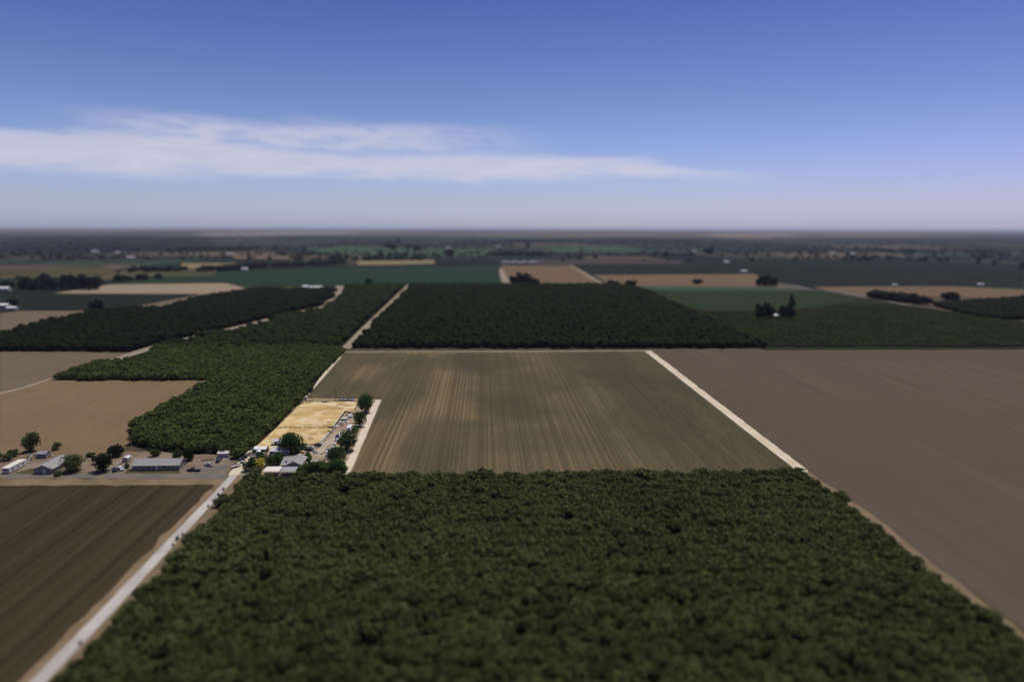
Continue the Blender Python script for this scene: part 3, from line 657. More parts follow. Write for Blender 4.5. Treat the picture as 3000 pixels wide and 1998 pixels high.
# ------------------------------------------------------------------ farmstead buildings
def pane(name, parent, x, y, z, w_, h_, face, mat=None, frame=True):
    """window or door standing 3 cm proud of a wall; face 'f' front (-y) or 's' side (+x)"""
    fr = MB(); gl = MB()
    if face == 'f':
        gl.box((x, y - .03, z), (w_, .06, h_))
        if frame:
            for dx in (-1, 1): fr.box((x + dx * (w_ / 2 + .05), y - .05, z), (.1, .1, h_ + .2))
            for dz in (-1, 1): fr.box((x, y - .048, z + dz * (h_ / 2 + .05)), (w_, .096, .1))
    else:
        gl.box((x + .03, y, z), (.06, w_, h_))
        if frame:
            for dx in (-1, 1): fr.box((x + .05, y + dx * (w_ / 2 + .05), z), (.1, .1, h_ + .2))
            for dz in (-1, 1): fr.box((x + .048, y, z + dz * (h_ / 2 + .05)), (.096, w_, .1))
    o = gl.build(name, mat or M['glass'], parent)
    if frame: fr.build('frame', M['trim'], o)
    return o
def gable(name, label, cat, c, w_, l_, h, rise, axis, roofm, wallm, over=.35, group=None, rot=ROWA, openings=()):
    """c = centre on the ground; ridge along 'x' (wide) or 'y' (deep)"""
    t = thing(name, label, cat, c, rot, group)
    X, Y = w_ / 2, l_ / 2; wl = MB(); rf = MB(); e = h + .05; th = .16
    if axis == 'y':
        wl.front([(-X, 0), (X, 0), (X, h), (0, h + rise), (-X, h)], -Y, Y)
        k = rise / X; o = over
        for s in (-1, 1):
            rf.slab((s * (X + o), -Y - o, e + .12 - k * o), (s * (X + o), Y + o, e + .12 - k * o), (0, Y + o, e + .12 + rise), (0, -Y - o, e + .12 + rise), th)
    else:
        wl.side([(-Y, 0), (Y, 0), (Y, h), (0, h + rise), (-Y, h)], -X, X)
        k = rise / Y; o = over
        for s in (-1, 1):
            rf.slab((-X - o, s * (Y + o), e + .12 - k * o), (X + o, s * (Y + o), e + .12 - k * o), (X + o, 0, e + .12 + rise), (-X - o, 0, e + .12 + rise), th)
    wl.build('wall', wallm, t); rf.build('roof', roofm, t)
    for a in openings: pane(*((a[0], t) + a[1:]))
    return t
def G(px, py, z=.1):
    p = at(px, py); p.z = z; return p

# main house: deep gable block with a cross wing
h = thing('farmhouse', 'grey shingled farmhouse with a cross wing and a brown front gable', 'house', uv2w(-88.5, 308.3, .1), ROWA)
wl = MB(); wl.front([(-1.8, 0), (4.4, 0), (4.4, 2.65), (1.35, 4.30), (-1.8, 2.65)], -5.1, 5.2)
wl.side([(-5.0, 0), (5.1, 0), (5.1, 2.62), (1.3, 4.1), (-5.0, 2.55)], -4.5, -1.8); wl.build('wall', M['stucco'], h)
rf = MB(); rf.slab((-2.3, -5.6, 2.66), (-2.3, 5.7, 2.66), (1.35, 5.7, 4.55), (1.35, -5.6, 4.55), .16); rf.slab((4.95, -5.6, 2.66), (4.95, 5.7, 2.66), (1.35, 5.7, 4.55), (1.35, -5.6, 4.55), .16)
ro = rf.build('roof', M['shingle'], h)
wf = MB(); wf.slab((-4.9, -5.62, 2.63), (.9, -5.62, 2.63), (.9, 1.3, 4.38), (-4.9, 1.3, 4.38), .16); wf.slab((-4.9, 5.72, 2.80), (.9, 5.72, 2.80), (.9, 1.3, 4.38), (-4.9, 1.3, 4.38), .16)
wf.build('wing_roof', M['shingle'], h)
v_ = MB(); v_.box((-2.6, -3.2, 3.5), (.55, .55, .5)); v_.box((-2.6, -3.2, 3.8), (.75, .75, .1)); v_.build('vent', M['dark'], h)
v_ = MB(); v_.tube((-4.0, 2.4, 3.7), (-4.0, 2.4, 4.9), .1, .1); v_.box((-4.0, 2.4, 4.93), (.3, .3, .08)); v_.build('flue', M['scrap_grey'], h)
tb = MB(); tb.slab((-2.32, -5.66, 2.5), (-2.32, -5.60, 2.5), (1.35, -5.60, 4.39), (1.35, -5.66, 4.39), .22); tb.slab((4.97, -5.66, 2.5), (4.97, -5.60, 2.5), (1.35, -5.60, 4.39), (1.35, -5.66, 4.39), .22); tb.build('bargeboard', M['trim'], h)
for x in (-.15, .75): pane('window', h, x, -5.1, 1.55, .7, .9, 'f')
pane('window', h, 3.0, -5.1, 1.45, 1.1, 1.1, 'f'); pane('window', h, -3.2, -5.0, 1.5, 1.1, 1.0, 'f')
pane('window', h, 4.4, -2.2, 1.5, 1.3, 1.0, 's'); pane('door', h, 4.4, 1.4, 1.1, .95, 2.0, 's', M['trim'])

# flat roofed covers in front of the house
c = thing('carport', 'cream flat roofed carport beside the grey patio cover', 'carport', uv2w(-95.25, 298.5, .1), ROWA)
rf = MB(); rf.slab((-3.65, -2.85, 2.42), (3.55, -2.85, 2.36), (3.55, 2.85, 2.55), (-3.65, 2.85, 2.6), .18); rf.build('roof', M['cream_roof'], c)
for x in (-3.3, 0, 3.2):
    for y in (-2.5, 2.5): p = MB(); p.box((x, y, 1.13), (.12, .12, 2.26)); p.build('post', M['trim'], c)
c = thing('patio_cover', 'flat grey patio cover abutting the brown front gable', 'patio cover', uv2w(-88.0, 298.4, .1), ROWA)
rf = MB(); rf.slab((-3.3, -2.8, 2.35), (3.4, -2.8, 2.3), (3.4, 2.75, 2.48), (-3.3, 2.75, 2.5), .18); rf.build('roof', M['flat_grey'], c)
for x in (-3.0, 0, 3.1):
    for y in (-2.5, 2.45): p = MB(); p.box((x, y, 1.08), (.12, .12, 2.16)); p.build('post', M['post'], c)

# white roofed shed by the lane fence
t = gable('shed', 'brown shed under a bright white sheet roof', 'shed', uv2w(-110.3, 329.9, .1), 5.7, 4.6, 2.15, .75, 'x', M['white_roof'], M['stucco'], .25, openings=(('door', 1.2, -2.3, .95, .9, 1.9, 'f', M['post'], False),))
d_ = MB(); d_.box((2.88, 0, 1.0), (.06, 3.2, 2.0)); d_.build('doorway', M['dark'], t)  # near-black panel on a closed wall: the unlit inside painted as colour
# long workshop with two roofs
t = thing('workshop', 'long low workshop half grey roofed and half white roofed', 'workshop', uv2w(-100.2, 326.4, .1), ROWA)
wl = MB(); wl.box((-2.3, .35, 1.05), (4.4, 4.4, 2.1)); wl.box((2.35, -.25, 1.06), (4.9, 3.2, 2.12)); wl.build('wall', M['pale_wall'], t)
rf = MB(); rf.slab((-4.75, -2.3, 2.2), (-.1, -2.3, 2.22), (-.1, 2.75, 2.75), (-4.75, 2.75, 2.7), .1); rf.build('roof', M['grey_tin'], t)
rf = MB(); rf.slab((-.08, -2.35, 2.28), (5.0, -2.35, 2.28), (5.0, 1.5, 2.7), (-.08, 1.5, 2.7), .1); r2 = rf.build('roof', M['white_roof'], t); r2['label'] = 'bright white half of the workshop roof'
o_ = pane('doorway', t, -3.75, -1.85, .95, 1.3, 1.9, 'f', M['dark'], False)  # flat near-black panel, darkness of the opening put into its colour
pane('door', t, .5, -1.85, 1.0, .9, 2.0, 'f', M['blue_white']); pane('window', t, -.95, -1.85, 1.3, .8, .9, 'f')
pane('window', t, 2.6, -1.85, 1.35, 1.0, .8, 'f'); pane('doorway', t, 4.0, -1.85, .8, .9, 1.5, 'f', M['navy'], False)
b = thing('barrel', 'blue plastic barrel beside the bluish white workshop door', 'barrel', uv2w(-98.7, 323.9, .1))
mb = MB(); mb.tube((0, 0, 0), (0, 0, .9), .3, .3, 12); mb.tube((0, 0, .3), (0, 0, .36), .32, .32, 12); mb.tube((0, 0, .6), (0, 0, .66), .32, .32, 12); mb.build('drum', M['blue_plastic'], b)
mb = MB(); mb.tube((0, 0, .9), (0, 0, .95), .27, .27, 12); mb.build('lid', M['blue_plastic'], b)
# mono pitch shed, the tree's shade put into its navy wall colour
t = thing('shed', 'shed with shade of the big round tree painted into its dark blue walls', 'shed', G(833, 1305), ROWA)
mb = MB(); mb.side([(-3, 0), (3, 0), (3, 2.5), (-3, 2.1)], -2.3, 2.3); mb.build('wall', M['navy'], t)
mb = MB(); mb.slab((-2.6, -3.3, 2.2), (2.6, -3.3, 2.2), (2.6, 3.3, 2.68), (-2.6, 3.3, 2.68), .1); mb.build('roof', M['grey_tin'], t)
pane('door', t, .6, -3, .95, .9, 1.9, 'f', M['dark'], False)
# open animal shelter
t = thing('animal_shelter', 'open sided paddock shelter with a streaky tin roof', 'shelter', uv2w(-106.3, 341.9, .12), ROWA)
mb = MB(); mb.slab((-2.7, -1.7, 2.15), (2.6, -1.7, 2.15), (2.3, 1.6, 2.5), (-2.2, 1.6, 2.5), .08); mb.build('roof', M['grey_tin'], t)
for x in (-2.2, -.7, .8, 2.2):
    for y in (-1.4, 1.35): mb = MB(); mb.box((x, y, 1.03 + .04 * y), (.16, .16, 2.06)); mb.build('post', M['post'], t)
mb = MB(); mb.box((.4, 1.22, .6), (3.4, .06, 1.1)); mb.build('back_wall', M['plywood'], t)
mb = MB(); mb.box((-.6, .2, .35), (1.6, .7, .5)); mb.build('feed_trough', M['scrap_dark'], t)
# white hut
t = gable('garden_hut', 'small white hut with a low white roof in front of the brown shed', 'hut', G(757.5, 1332.5), 1.9, 2.0, 1.75, .4, 'y', M['white_paint'], M['white_paint'], .12, openings=(('door', .2, -1.0, .8, .7, 1.6, 'f', M['blue_white'], True),))
# upright cabin at the paddock corner
t = thing('utility_cabin', 'narrow white and grey upright cabin at the paddock corner', 'cabin', G(897, 1171.8), ROWA)
mb = MB(); mb.box((0, 0, 1.05), (1.15, 1.15, 2.1)); mb.build('wall', M['silver'], t)
mb = MB(); mb.slab((-.65, -.65, 2.2), (.65, -.65, 2.2), (.65, .65, 2.35), (-.65, .65, 2.35), .12); mb.build('roof', M['white_paint'], t)
pane('door', t, .575, 0, .95, .8, 1.8, 's', M['white_paint'], False)
# pole behind the paddock
t = thing('utility_pole', 'tall thin wooden pole standing between paddock and crop field', 'pole', G(984.4, 1174.3), ROWA)
mb = MB(); mb.tube((0, 0, 0), (0, 0, 7.2), .17, .11, 8); mb.build('shaft', M['post'], t); mb = MB(); mb.box((0, -.12, 6.7), (1.0, .1, .12)); mb.build('crossarm', M['post'], t)
t = thing('lamp_pole', 'slim pole with a tilted dark panel beside the parked pickup', 'pole', G(736, 1328), ROWA)
mb = MB(); mb.tube((0, 0, 0), (0, 0, 2.6), .09, .07, 8); mb.build('shaft', M['post'], t); mb = MB(); mb.box((.1, 0, 2.75), (1.1, .7, .07), .3, .55); mb.build('panel', M['black_paint'], t)
t = thing('fence_pole', 'tall brown pole beside the wire pen', 'pole', G(886.8, 1297), ROWA)
mb = MB(); mb.tube((0, 0, 0), (0, 0, 3.9), .12, .09, 8); mb.build('shaft', M['rust'], t); mb = MB(); mb.box((0, 0, 3.6), (.7, .09, .09)); mb.build('crossarm', M['rust'], t)

# ------------------------------------------------------------------ fences
def fence(label, pts, hgt, rails, pr=.13, name='paddock_fence', skip=()):
    P = [at(*p) for p in pts]; o0 = P[len(P) // 2].copy(); o0.z = .12
    t = thing(name, label, 'fence', o0); rr = random.Random(len(pts) * 7)
    for p in P:
        q = p - Vector((o0.x, o0.y, 0)); hh = hgt * rr.uniform(.9, 1.12)
        mb = MB(); mb.tube((q.x, q.y, 0), (q.x + rr.uniform(-.06, .06), q.y, hh), pr, pr * .85, 7); mb.build('post', M['post'], t)
    for z in rails:
        mb = MB()
        for i in range(len(P) - 1):
            if i in skip: continue
            a, b_ = P[i] - Vector((o0.x, o0.y, 0)), P[i + 1] - Vector((o0.x, o0.y, 0))
            mb.tube((a.x, a.y, hgt * z), (b_.x, b_.y, hgt * z + rr.uniform(-.06, .06)), .06, .06, 5)
        mb.build('rail', M['post'], t)
    return t
def along(pts, n):
    P = [Vector(p) for p in pts]; Ls = [(P[i + 1] - P[i]).length for i in range(len(P) - 1)]; T = sum(Ls); out = []
    for k in range(n):
        d = T * k / (n - 1); i = 0
        while i < len(Ls) - 1 and d > Ls[i]: d -= Ls[i]; i += 1
        q = P[i] + (P[i + 1] - P[i]) * (d / Ls[i]); out.append((q[0], q[1]))
    return out
fence('dark post fence along the back end of the straw paddock', [(880 + x / 11.78, 1179.2 - .0012 * x) for x in (80, 195, 305, 435, 570, 735, 890, 1030, 1170, 1325, 1480, 1620, 1750, 1870, 1965)], 1.25, (.45, .92), skip=(3, 7))
fence('broken dark rail fence crossing the middle of the straw paddock', [(680 + x / 7.85, 1255.2) for x in (1035, 1110, 1230, 1345, 1470, 1580, 1675, 1795, 1910, 2015, 2100, 2190)], 1.1, (.4, .85), skip=(5, 8))
fence('long line of dark posts between the paddock and the lane side track', along([(889, 1181), (874, 1189), (849, 1215), (807, 1256), (765, 1295), (757, 1302)], 42), 1.35, (.8,), .14)
fence('short dark fence from the paddock corner to the first shade tree', along([(1052, 1179.5), (1047, 1190), (1040, 1203)], 8), 1.2, (.45, .9))
fence('low brown rail beside the wire pen in the paddock', [(888, 1288), (897, 1288.3), (906, 1288.5), (916.5, 1288.2)], .8, (.9,), .07)
fence('low fence closing the paddock above the junk yard', along([(893, 1304.5), (905, 1304.8), (918, 1305), (926, 1305.5)], 5), .9, (.5, .9), .08)
t = thing('wire_pen', 'small pale wire pen on the straw grass', 'pen', G(910, 1286), ROWA)
for k in range(6):
    mb = MB(); mb.tube((math.cos(k) * 1.0, math.sin(k) * .9, 0), (math.cos(k) * 1.0, math.sin(k) * .9, 1.2), .05, .05, 5); mb.build('post', M['pink_board'], t)
mb = MB()
for k in range(6):
    for z in (.3, .7, 1.1): mb.tube((math.cos(k), math.sin(k) * .9, z), (math.cos(k + 1), math.sin(k + 1) * .9, z), .025, .025, 4)
mb.build('wire', M['pink_board'], t)
# dark board wall between paddock and junk
a, b_ = at(1012.8, 1207.5), at(981.5, 1250.5); mid = (a + b_) / 2; mid.z = .12
t = thing('board_wall', 'long dark board wall between the straw paddock and the junk', 'wall', mid, math.atan2((b_ - a).y, (b_ - a).x)); ln = (b_ - a).length
mb = MB(); n = 14
for k in range(n): mb.box((-ln / 2 + ln * (k + .5) / n, .012 * (k % 2), .62), (ln / n - .01, .06, 1.2 + .05 * (k % 3)))
mb.build('boarding', M['scrap_dark'], t)
for k in range(8): mb = MB(); mb.box((-ln / 2 + ln * (k + .5) / 8, -.12, .6), (.12, .14, 1.25)); mb.build('post', M['post'], t)
for i, (x, y, lab) in enumerate([(1002, 1214, 'pale sheet lying on straw beside the upper end of the board wall'), (997.3, 1221.3, 'pale sheet lying on straw, second down the board wall'), (987.3, 1236.5, 'pale sheet lying on straw beside the middle of the board wall'),
                                 (983.5, 1242.5, 'small pale sheet beside the lower half of the board wall'), (979.3, 1247.5, 'small pale sheet at the lower end of the board wall')]):
    mb = MB(); mb.slab((-.9, -.7, .25), (.9, -.7, .2), (.95, .7, .42), (-.85, .75, .5), .05); mb.box((0, 0, .12), (1.5, .1, .2))
    tag(mb.build('metal_sheet', M['rubble'], None, G(x, y, .14), .3 * i), lab, 'sheet', 'pale sheets along the board wall')

# ------------------------------------------------------------------ vehicles
def car(label, px, py, rot, paint, kind='car', L_=4.5, name=None):
    t = thing(name or ('pickup' if kind == 'pickup' else 'parked_car'), label, 'pickup' if kind == 'pickup' else 'car', G(px, py, .2), rot)
    a = L_ / 2
    if kind == 'pickup': prof = [(-a, .35), (a, .35), (a, .85), (a * .45, 1.0), (a * .42, 1.0), (-a, 1.0)]; cab = [(-a * .05, 1.0), (a * .5, 1.0), (a * .3, 1.68), (.0, 1.7)]
    else: prof = [(-a, .35), (a, .35), (a, .75), (a * .55, .92), (-a * .8, .95), (-a, .85)]; cab = [(-a * .75, .93), (a * .5, .93), (a * .15, 1.45), (-a * .5, 1.47)]
    mb = MB(); mb.side([(p[0], p[1]) for p in prof], -.88, .88); body = mb.build('body', paint, t)
    mb = MB(); mb.side(cab, -.76, .76); mb.build('window', M['glass'], t)
    mb = MB(); top_ = [cab[2], cab[3]]; y0, y1 = min(p[0] for p in top_), max(p[0] for p in top_); mb.box((0, (y0 + y1) / 2, cab[2][1] + .03), (1.42, y1 - y0 + .1, .06)); mb.build('roof', paint, t)
    if kind == 'pickup': mb = MB(); mb.box((0, -a * .53, 1.01), (1.45, a * .85, .04)); mb.build('load_bed', M['scrap_dark'], t)
    for sx_ in (-.8, .8):
        for y in (-a * .62, a * .62):
            mb = MB(); mb.tube((sx_ - .11, y, .34), (sx_ + .11, y, .34), .34, .34, 12); mb.build('wheel', M['rubber'], t)
        mb = MB(); mb.box((sx_ * .75, a + .01, .68), (.35, .06, .16)); mb.build('headlight', M['trim'], t)
    return t
car('silver pickup parked beside the slim pole at the entrance drive', 734.5, 1335.5, 1.45, M['silver'], 'pickup', 5.2)
car('dark pickup parked at the paddock side of the entrance drive', 711.5, 1347, -.28, M['black_paint'], 'pickup', 5.0)
car('dark car half hidden in shrubs below the junk yard', 931, 1375.5, 1.5, M['navy'], 'car', 4.4)
car('dark blue van like car under the edge of the shade trees', 988.5, 1282.5, .2, M['navy'], 'car', 4.4)
car('dark round car at the paddock corner of the junk yard', 931.5, 1307, 1.2, M['black_paint'], 'car', 3.9)
car('dark stripped car in the middle of the burnt yard patch', 905.5, 1320.5, 1.35, M['scrap_dark'], 'car', 4.0)
car('dark pickup parked on the grey forecourt across the lane', 568, 1381, 1.53, M['black_paint'], 'pickup', 6.0)
car('dark grey van parked against the orchard across the lane', 641, 1352, .1, M['navy'], 'car', 5.0)
car('pale car on the driveway of the long grey roofed farmhouse', 353, 1377, .9, M['white_paint'], 'car', 4.6)
# camper
t = thing('camper', 'boxy white camper standing under the shade trees', 'camper', uv2w(-73.7, 364.2, .2), ROWA)
mb = MB(); mb.side([(-3.0, .45), (3.1, .45), (3.1, 2.7), (-2.5, 2.7), (-3.0, 1.7)], -1.08, 1.08); mb.build('body', M['white_paint'], t)
mb = MB(); mb.box((0, -2.76, 2.2), (1.7, .12, .6), 0, -.46); mb.build('window', M['scrap_grey'], t)
mb = MB(); mb.box((0, -3.03, 1.1), (1.9, .06, .22)); mb.build('bumper', M['scrap_dark'], t)
mb = MB(); mb.box((1.1, .6, 1.9), (.05, 1.4, .6)); mb.build('window', M['glass'], t)
for y in (-.8, 1.6): mb = MB(); mb.box((0, y, 2.78), (.7, .6, .16)); mb.build('roof_vent', M['rubble'], t)
for x in (-1, 1):
    for y in (-2.0, 1.6): mb = MB(); mb.tube((x - .1, y, .35), (x + .1, y, .35), .35, .35, 12); mb.build('wheel', M['rubber'], t)
def trailer(label, px, py, rot, L_, bed, side, name='flatbed_trailer', z=.6):
    t = thing(name, label, 'trailer', G(px, py, .18), rot)
    mb = MB(); mb.box((0, 0, z), (1.9, L_, .14)); mb.build('bed', bed, t)
    mb = MB()
    for s in (-1, 1): mb.box((s * .92, 0, z + .2), (.08, L_, .26))
    mb.build('side_rail', side, t)
    mb = MB(); mb.box((0, L_ / 2 + .6, z - .08), (.12, 1.2, .12)); mb.build('drawbar', side, t)
    for s in (-1, 1): mb = MB(); mb.tube((s * 1.05 - .09, -.3, .33), (s * 1.05 + .09, -.3, .33), .33, .33, 10); mb.build('wheel', M['rubber'], t)
    return t
trailer('low trailer with bleached pinkish boards near the silver pickup', 745.5, 1341.5, -1.35, 3.6, M['pink_board'], M['scrap_dark'])
trailer('pale loaded trailer at the lane end of the entrance drive', 691, 1369.5, -.75, 4.2, M['rubble'], M['scrap_dark'])
trailer('long dark trailer behind the back paddock fence', 1007, 1173.5, 1.58, 6.6, M['white_tarp'], M['black_paint'])
trailer('shorter trailer at the shade tree end of the long dark trailer', 1028.5, 1173.3, 1.58, 4.2, M['white_tarp'], M['black_paint'])
trailer('flat dark topped trailer at the lower edge of the junk yard', 929.5, 1355, 1.55, 2.4, M['white_tarp'], M['black_paint'])
t = thing('garden_cart', 'small dark cart with a pale hood by the dark pickup', 'cart', G(708, 1357.5), .3)
mb = MB(); mb.side([(-.6, .3), (.7, .3), (.6, .9), (-.6, 1.0)], -.5, .5); mb.build('body', M['navy'], t); mb = MB(); mb.box((0, -.2, 1.05), (.8, .5, .1)); mb.build('hood', M['white_paint'], t)
for s in (-1, 1): mb = MB(); mb.tube((s * .55 - .06, 0, .25), (s * .55 + .06, 0, .25), .25, .25, 10); mb.build('wheel', M['rubber'], t)

# ------------------------------------------------------------------ junk
def heap(name, label, cat, px, py, wpx, hgt, mat, seed, group=None, asp=.7):
    """a lumpy pile under a cover, or a mound of scrap"""
    m_ = mpp(px, py) * wpx / 2; r = np.random.default_rng(seed); n, k = 14, 5; V, F = [], []
    for j in range(k):
        for i in range(n):
            a = 2 * math.pi * i / n; q = (1 - j / k) ** .6 * (1 + r.uniform(-.22, .22)); V.append((math.cos(a) * m_ * q, math.sin(a) * m_ * asp * q, hgt * (j / k) ** .8 * (1 + r.uniform(-.12, .12))))
    V.append((0, 0, hgt)); top_ = len(V) - 1
    for j in range(k - 1):
        for i in range(n): F.append((j * n + i, j * n + (i + 1) % n, (j + 1) * n + (i + 1) % n, (j + 1) * n + i))
    for i in range(n): F.append(((k - 1) * n + i, (k - 1) * n + (i + 1) % n, top_))
    mb = MB(); mb.add(V, F)
    return tag(mb.build(name, mat, None, G(px, py, .12), ROWA), label, cat, group)
def crate(name, label, cat, px, py, w_, d, hgt, bodym, lidm, rot=0, group=None):
    t = thing(name, label, cat, G(px, py, .12), rot, group)
    mb = MB(); mb.box((0, 0, hgt / 2), (w_, d, hgt))
    for s in (-1, 1): mb.box((s * (w_ / 2 + .02), 0, hgt / 2), (.04, d + .06, hgt * .96))
    mb.build('body', bodym, t)
    mb = MB(); mb.slab((-w_ / 2 - .08, -d / 2 - .08, hgt + .05), (w_ / 2 + .08, -d / 2 - .08, hgt + .05), (w_ / 2 + .08, d / 2 + .08, hgt + .13), (-w_ / 2 - .08, d / 2 + .08, hgt + .13), .1); mb.build('lid', lidm, t)
    return t
def sheets(name, label, cat, px, py, w_, d, mat, seed, n=4, group=None, rot=0):
    rr = random.Random(seed); mb = MB()
    for k in range(n): mb.box((rr.uniform(-.2, .2) * w_, rr.uniform(-.2, .2) * d, .1 + .13 * k), (w_ * rr.uniform(.6, 1), d * rr.uniform(.6, 1), .05), rr.uniform(-.6, .6), rr.uniform(-.12, .12), rr.uniform(-.12, .12))
    return tag(mb.build(name, mat, None, G(px, py, .12), rot), label, cat, group)
J = lambda x, y: (960 + x / 13.07, 1180 + y / 13.07)     # detail crops of the photo
K = lambda x, y: (900 + x / 13.07, 1280 + y / 13.07)
jk = 'junk lying along the yard'
crate('storage_box', 'grey storage box with a pale lid next to its twin below the board wall', 'box', *J(572, 675), 1.4, 1.1, 1.1, M['scrap_grey'], M['white_tarp'], .1, jk)
crate('storage_box', 'bluish grey storage box with a white lid, on the tree side of its twin', 'box', *J(682, 680), 1.5, 1.1, 1.2, M['silver'], M['white_paint'], .05, jk)
crate('machine_box', 'big dark grey box under a slanting white panel', 'box', *J(868, 580), 1.5, 1.2, 1.2, M['scrap_grey'], M['white_paint'], -.4, jk)
sheets('panel_stack', 'white panels leaning over scrap at the top of the junk strip', 'panels', *J(870, 470), 2.0, 1.1, M['white_paint'], 1, 3, jk)
heap('scrap_heap', 'dark scrap heap at the top corner of the board wall', 'scrap', *J(740, 380), 9, .8, M['scrap_dark'], 2, jk)
heap('scrap_heap', 'dark scrap heap between board wall and white panels', 'scrap', *J(840, 400), 8, .8, M['scrap_dark'], 3, jk)
heap('scrap_heap', 'grey scrap heap beside the short dark fence', 'scrap', *J(940, 385), 9, .9, M['scrap_grey'], 4, jk)
heap('scrap_heap', 'pale tangled scrap beside the second shade tree', 'scrap', *J(975, 450), 6, .7, M['rubble'], 5, jk)
heap('covered_heap', 'little white peaked cover between the two storage boxes', 'covered heap', *J(750, 555), 5, .9, M['white_tarp'], 6, jk)
sheets('board_stack', 'pale boards stacked beside the bluish grey storage box', 'boards', *J(800, 600), 1.7, .8, M['rubble'], 7, 4, jk)
sheets('board_stack', 'yellowish boards stacked below the pale boards', 'boards', *J(785, 650), 1.4, .7, M['plywood'], 8, 4, jk)
heap('covered_heap', 'bright white rounded tarp cover on the junk strip', 'covered heap', *J(765, 750), 10.5, 1.0, M['white_tarp'], 9, jk)
heap('covered_heap', 'broad white scrap heap beside the rounded tarp', 'covered heap', *J(595, 765), 12, .9, M['white_tarp'], 10, jk, .5)
heap('scrap_heap', 'faded teal scrap below the broad white heap', 'scrap', *J(490, 825), 7, .7, M['teal'], 11, jk)
heap('scrap_heap', 'dark scrap pile with pale bits below the white heap', 'scrap', *J(560, 870), 7, .7, M['scrap_dark'], 12, jk)
sheets('panel_stack', 'pale panels dumped at the foot of the board wall', 'panels', *J(395, 915), 2.0, 1.1, M['white_tarp'], 13, 3, jk)
sheets('board_stack', 'yellow plywood pieces beside the yard ruts', 'boards', *J(490, 905), 1.2, .7, M['plywood'], 14, 3, jk)
crate('cabinet', 'white cabinet beside the dark blue car under the trees', 'cabinet', *J(385, 1480), 1.1, .9, 1.4, M['white_paint'], M['white_tarp'], .15, jk)
sheets('panel_stack', 'white sheet lying between camper and dark blue car', 'panels', *J(550, 1230), 1.5, .8, M['white_paint'], 15, 2, jk)
heap('covered_heap', 'white cover behind the dark blue car', 'covered heap', *J(465, 1265), 6, .8, M['white_tarp'], 16, jk)
heap('scrap_heap', 'dark junk beside the white cabinet', 'scrap', *J(290, 1475), 5, .6, M['scrap_dark'], 17, jk)
heap('scrap_heap', 'dark upright junk behind the camper nose', 'scrap', *J(500, 1180), 6, 1.1, M['scrap_dark'], 18, jk)
heap('scrap_heap', 'dark scrap on the bend of the paddock edge', 'scrap', *J(110, 1165), 9, .8, M['scrap_dark'], 19, jk)
heap('scrap_heap', 'pinkish scrap beside the bend of the paddock edge', 'scrap', *J(205, 1095), 7, .6, M['pink_board'], 20, jk)
heap('scrap_heap', 'grey scrap just below the foot of the board wall', 'scrap', *J(245, 1030), 7, .8, M['scrap_grey'], 21, jk)
t = thing('water_trough', 'long grey trough at the end of the middle paddock fence', 'trough', G(970, 1254.2), ROWA)
mb = MB(); mb.side([(-.35, .1), (.35, .1), (.42, .75), (-.42, .75)], -1.6, 1.6); mb.build('basin', M['scrap_grey'], t); mb = MB(); mb.box((0, 0, .765), (2.9, .6, .02)); mb.build('water', M['dark'], t)
for x in (-1.2, 1.2): mb = MB(); mb.box((x, 0, .05), (.2, .7, .1)); mb.build('foot', M['scrap_dark'], t)
sheets('log_stack', 'dark logs lying along the back paddock fence', 'logs', 953, 1179.5, 4.6, .5, M['scrap_dark'], 22, 4)
crate('storage_bin', 'grey upright bin with a white top beside the lower shade trees', 'bin', *K(1045, 345), .9, .8, 1.2, M['scrap_grey'], M['white_paint'], .1, jk)
sheets('panel_stack', 'white upright boards at the tree edge above the blue tarp', 'panels', *K(990, 410), 1.3, .9, M['white_paint'], 23, 5, jk)
heap('tarp', 'bright blue tarp spread on the yard dirt', 'tarp', *K(772, 485), 9.5, .35, M['blue_tarp'], 24, None, .45)
heap('covered_heap', 'tall white cover standing between blue tarp and shade tree', 'covered heap', *K(948, 595), 6, 1.1, M['white_tarp'], 25, jk)
heap('covered_heap', 'white cover tucked under the lower shade tree', 'covered heap', *K(1080, 550), 6.5, .7, M['white_tarp'], 26, jk)
heap('scrap_heap', 'rusty brown scrap beside the white upright boards', 'scrap', *K(940, 470), 6, .7, M['rust'], 27, jk)
heap('scrap_heap', 'dark scrap at the side of the tall white cover', 'scrap', *K(850, 590), 8, .5, M['scrap_dark'], 28, jk)
sheets('panel_stack', 'glossy white and dark panels tilted below the blue tarp', 'panels', *K(690, 625), 1.3, 1.2, M['silver'], 29, 4, jk)
sheets('board_stack', 'white boards scattered under the tilted panels', 'boards', *K(790, 690), 1.6, 1.0, M['white_tarp'], 30, 4, jk)
heap('scrap_heap', 'dark flat scrap below the scattered white boards', 'scrap', *K(720, 730), 9, .4, M['scrap_dark'], 31, jk)
sheets('board_stack', 'brown timber pieces beside the dark flat scrap', 'boards', *K(730, 790), 1.3, .9, M['rust'], 32, 4, jk)
heap('scrap_heap', 'grey metal pile above the pale sheeted table', 'scrap', *K(660, 850), 8, .6, M['scrap_grey'], 33, jk)
heap('scrap_heap', 'low dark weeds and scrap alone in the yard middle', 'scrap', *K(560, 665), 7, .4, M['scrap_dark'], 34, jk)
t = thing('work_table', 'pale topped table loaded with white sacks below the junk yard', 'table', G(*K(625, 1015)), ROWA)
mb = MB(); mb.box((0, 0, .85), (2.3, 1.3, .08)); mb.build('tabletop', M['plywood'], t)
for x in (-1, 1):
    for y in (-.5, .5): mb = MB(); mb.box((x, y, .4), (.1, .1, .81)); mb.build('leg', M['scrap_dark'], t)
heap('sack', 'white sack heap on the pale topped table', 'sack', *K(690, 985), 5, 1.35, M['white_tarp'], 35, jk)
